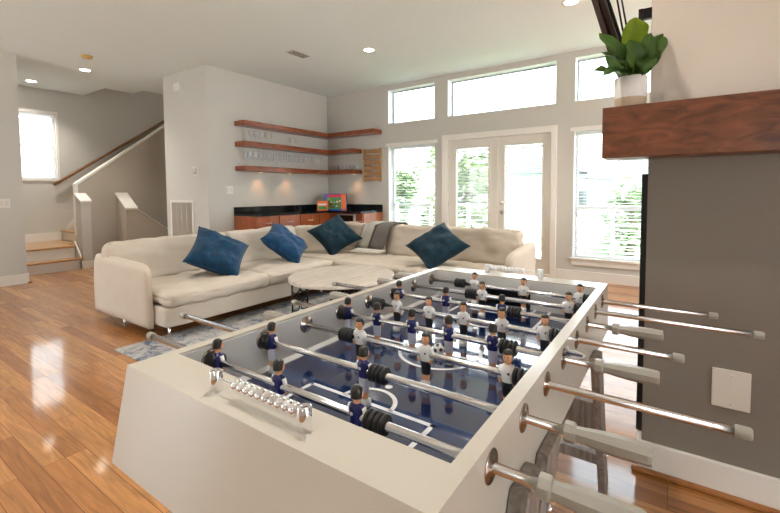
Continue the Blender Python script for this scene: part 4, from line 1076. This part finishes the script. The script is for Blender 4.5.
# ---- score counters
def scorer(x0, x1, y, z, b0, sp_, r, n, mt, name='score_counter'):
    bm = NB()
    for x in (x0, x1): lathe(bm, [(.0112, 0), (.0118, .001), (.0118, .038), (.0108, .0395), (.0035, .0395), (.0033, .036), (0, .036)], 20, 'Z', (x, y, z))
    tube(bm, [(x0, y, z + .026), (x1, y, z + .026)], .0016, 8)
    t = obj(name, bm, mt, ft, True)
    bm = NB(); lathe(bm, [(.002, -sp_ / 2), (r * .55, -sp_ * .46), (r * .9, -sp_ * .3), (r, -sp_ * .12), (r, sp_ * .12), (r * .9, sp_ * .3), (r * .55, sp_ * .46), (.002, sp_ / 2)], 14, 'X'); BE = me_of(bm, 'score_bead', mt)
    for k in range(n): link('score_bead', BE, [], t, Vector((b0 + k * sp_, y, z + .026)) - wloc(t))
scorer(-.711, -.474, .440, ZR, -.647, .0168, .0118, 10, M_chrome)
scorer(-.712, -.475, 1.800, ZR, -.692, .0160, .0112, 10, M_whitep)
# small white emblem plate with a dark script squiggle, clipped on top of the fourth rod
yb_ = RY[3]
bm = NB()
prism(bm, [(-.196 + .026 * math.cos(2 * PI * k / 24), .8165 + .0085 * math.sin(2 * PI * k / 24)) for k in range(24)], yb_ - .001, yb_ + .001, 'Y')
prism(bm, [(-.2165, .808), (-.2045, .808), (-.2095, .834), (-.2115, .834)], yb_ - .001, yb_ + .001, 'Y')
bd = obj('rod_emblem', bm, M_whitep, ft)
bm = NB(); tube(bm, [(-.213 + .036 * k / 48, yb_ - .0012, .8165 + .0035 * math.sin(k * .95) + .001 * math.sin(k * 2.3)) for k in range(49)], .0011, 5)
tube(bm, [(-.2155, yb_ - .0012, .812), (-.2135, yb_ - .0012, .818), (-.2125, yb_ - .0012, .812)], .0009, 5); obj('script', bm, M_navy, bd, True)

# ---- ball
t_ = bmesh.new(); bmesh.ops.create_icosphere(t_, subdivisions=4, radius=.0175)
ico = bmesh.new(); bmesh.ops.create_icosphere(ico, subdivisions=1, radius=1); dirs = [v.co.normalized() for v in ico.verts]; ico.free()
Rb = Matrix.Rotation(.5, 3, 'X') @ Matrix.Rotation(.7, 3, 'Z')
for f in t_.faces:
    f.smooth = True; n_ = f.calc_center_median().normalized(); f.material_index = 1 if max(n_.dot(Rb @ d) for d in dirs) > math.cos(math.radians(19)) else 0
me = bpy.data.meshes.new('ball'); t_.to_mesh(me); t_.free()
bl = link('foosball_ball', me, [M_whitep, M_blackp]); bl.location = (-.592, 1.103, ZF + .0182); tag(bl, 'small black and white ball on the blue foosball pitch', 'ball')

# ------------------------------------------------------------------ mantel, plant, fireplace side, fan
bm = NB(); box(bm, -.257, 1.6, 1.88, PY, 1.345, 1.55, bev=.004); tag(obj('mantel', bm, M_mantel), 'thick dark wood mantel beam on the chimney wall', 'mantel')
t = thing('fireplace_surround', (-.112, 2.45, .134), 'tall black panel on the side edge of the taupe chimney wall', 'fireplace')
bm = NB(); box(bm, -.121, -.10, 2.13, 2.75, .14, 1.285, bev=.004); obj('glass_panel', bm, M_blackglass, t)
for y in (2.10, 2.75):
    bm = NB(); box(bm, -.126, -.10, y, y + .03, .14, 1.285, bev=.003); obj('frame', bm, M_blackp, t)
PX, PYY = -.166, 1.965
pl = thing('potted_plant', (PX, PYY, 1.55), 'fiddle leaf plant in a two-tone pot on the mantel', 'plant')
bm = NB(); lathe(bm, [(0, .001), (.050, .001), (.054, .004), (.0585, .040), (.0605, .075), (.061, .122), (.058, .124), (.056, .120), (.054, .112), (0, .110)], 32, 'Z', (PX, PYY, 1.55), mis=[1, 1, 1, 0, 0, 0, 0, 0, 2, 2]); obj('pot', bm, [M_pot, M_potb, M_soil], pl, True)
def leaf(base, tip, width, up, mt, curl=.03, seed=0, nm='leaf'):
    base, tip = Vector(base), Vector(tip); d = tip - base; L_ = d.length; dn = d.normalized(); up = Vector(up).normalized(); side = dn.cross(up).normalized(); nn = side.cross(dn)
    bm = NB(); n = 20; rows = []
    for i in range(n + 1):
        s = i / n; wv = width * ((1 - abs(2 * s ** 1.35 - 1) ** 2.2) ** .8 if 0 < s < 1 else .04)
        cpt = base + d * s + nn * (curl * math.sin(PI * s) + .006 * math.sin(s * 9 + seed)) - Vector((0, 0, .25 * curl * s * s))
        row = []
        for j in range(-3, 4):
            q = j / 3; row.append(bm.verts.new(cpt + side * (wv * q) + nn * (abs(q) * wv * .35 + .004 * math.sin(s * 22 + j) * abs(q))))
        rows.append(row)
    for A, C in zip(rows, rows[1:]):
        for j in range(6): f = bm.faces.new((A[j], A[j + 1], C[j + 1], C[j])); f.smooth = True
    bmesh.ops.solidify(bm, geom=bm.faces[:], thickness=.0012)
    o = obj(nm, bm, mt, pl, True)
    bm = NB(); tube(bm, [base + d * s + nn * (curl * math.sin(PI * s) + .006 * math.sin(s * 9 + seed) - .0005) - Vector((0, 0, .25 * curl * s * s)) for s in (0, .2, .4, .6, .8, .97)], [.002, .0018, .0015, .0012, .001, .0005], 6)
    obj('midrib', bm, M_leaf2, o, True)
SB = (PX, PYY, 1.66)
def L3(dx, dy, dz): return (PX + dx, PYY + dy, 1.67 + dz)
RV = Vector((c_ * 0 + .826, .562, 0))     # image-right direction in plan
FV = Vector((.562, -.826, 0))             # towards the camera
def LP(r, f, z): q = RV * r + FV * f; return (PX + q.x, PYY + q.y, 1.655 + z)
tc_ = (FV + Vector((0, 0, .4)))
bm = NB(); tube(bm, [(PX, PYY, 1.655), (PX + .002, PYY, 1.72), (PX, PYY, 1.80)], [.006, .005, .003], 8); obj('stem', bm, M_bark, pl, True)
leaf(LP(0, .0, .10), LP(.008, .015, .255), .052, FV, M_leaf2, -.012, 1)
leaf(LP(0, .01, .0), LP(.085, .05, .115), .036, FV + Vector((0, 0, .9)), M_leaf, .01, 2)
leaf(LP(0, .0, .01), LP(.142, .0, .205), .034, FV + Vector((0, 0, .4)), M_leaf, .015, 3)
leaf(LP(0, .0, .02), LP(-.135, .0, .205), .034, FV + Vector((0, 0, .5)), M_leaf, .02, 4)
leaf(LP(0, .02, .01), LP(-.15, .04, .11), .038, FV * .6 + Vector((0, 0, 1)), M_leaf, .02, 5)
leaf(LP(0, .0, .02), LP(-.16, -.03, .05), .034, Vector((0, 0, 1)), M_leaf, .02, 6)
leaf(LP(0, .03, .01), LP(-.14, .05, .022), .038, FV * .7 + Vector((0, 0, 1)), M_leaf, .015, 7)
leaf(LP(0, .02, .01), LP(-.045, .07, .15), .046, FV + Vector((0, 0, .3)), M_leaf, .01, 8)
leaf(LP(0, .03, .0), LP(.05, .05, .185), .036, FV + Vector((0, 0, .3)), M_leaf, .01, 9)
leaf(LP(0, .03, .0), LP(.06, .07, .09), .036, FV * .7 + Vector((0, 0, .8)), M_leaf, .015, 10)
leaf(LP(0, -.02, .05), LP(.05, -.09, .14), .034, -FV + Vector((0, 0, .8)), M_leaf, .02, 11)
leaf(LP(0, -.02, .05), LP(-.06, -.09, .15), .034, -FV + Vector((0, 0, .8)), M_leaf, .02, 12)

# television on a tilting arm at the side of the chimney, facing the sofa
tv = thing('television', (-.22, 2.68, 2.2), 'dark television on a black arm beside the chimney wall, tilted to the sofa', 'television')
TA = .285
Mt = Matrix.Translation((-.245, 2.68, 1.80)) @ Matrix.Rotation(-TA, 4, 'Y')
bm = NB(); box(bm, -.014, 0, -.52, .52, -.02, .60, bev=.004, M=Mt); obj('screen_panel', bm, M_blackglass, tv)
bm = NB(); box(bm, .0, .035, -.40, .40, .06, .50, bev=.012, M=Mt); obj('back_shell', bm, M_fan, tv)
bm = NB(); box(bm, -.016, .006, -.524, -.512, -.024, .604, bev=.002, M=Mt); box(bm, -.016, .006, .512, .524, -.024, .604, bev=.002, M=Mt); box(bm, -.016, .006, -.512, .512, -.024, -.014, M=Mt); box(bm, -.016, .006, -.512, .512, .594, .604, M=Mt); obj('bezel', bm, M_fan, tv)
bm = NB(); box(bm, .035, .05, -.18, -.15, .05, .50, M=Mt); box(bm, .035, .05, .03, .06, .05, .50, M=Mt); box(bm, .036, .046, -.15, .03, .22, .34, M=Mt); obj('mount_plate', bm, M_blackp, tv)
bm = NB(); box(bm, -.172, -.10, 2.385, 2.415, 2.05, 2.10, bev=.003); box(bm, -.174, -.152, 2.38, 2.42, 1.93, 2.10, bev=.003); box(bm, -.215, -.13, 2.37, 2.43, 1.925, 1.975, bev=.006); box(bm, -.116, -.10, 2.34, 2.46, 1.95, 2.20, bev=.003); obj('mount_arm', bm, M_blackp, tv)
bm = NB()
for x in (-.252, -.232): tube(bm, [(x - .03, 2.5, 2.22), (x, 2.5, 2.05), (x + .012, 2.5, 1.92)], .005, 6)
obj('cable', bm, M_blackp, tv, True)
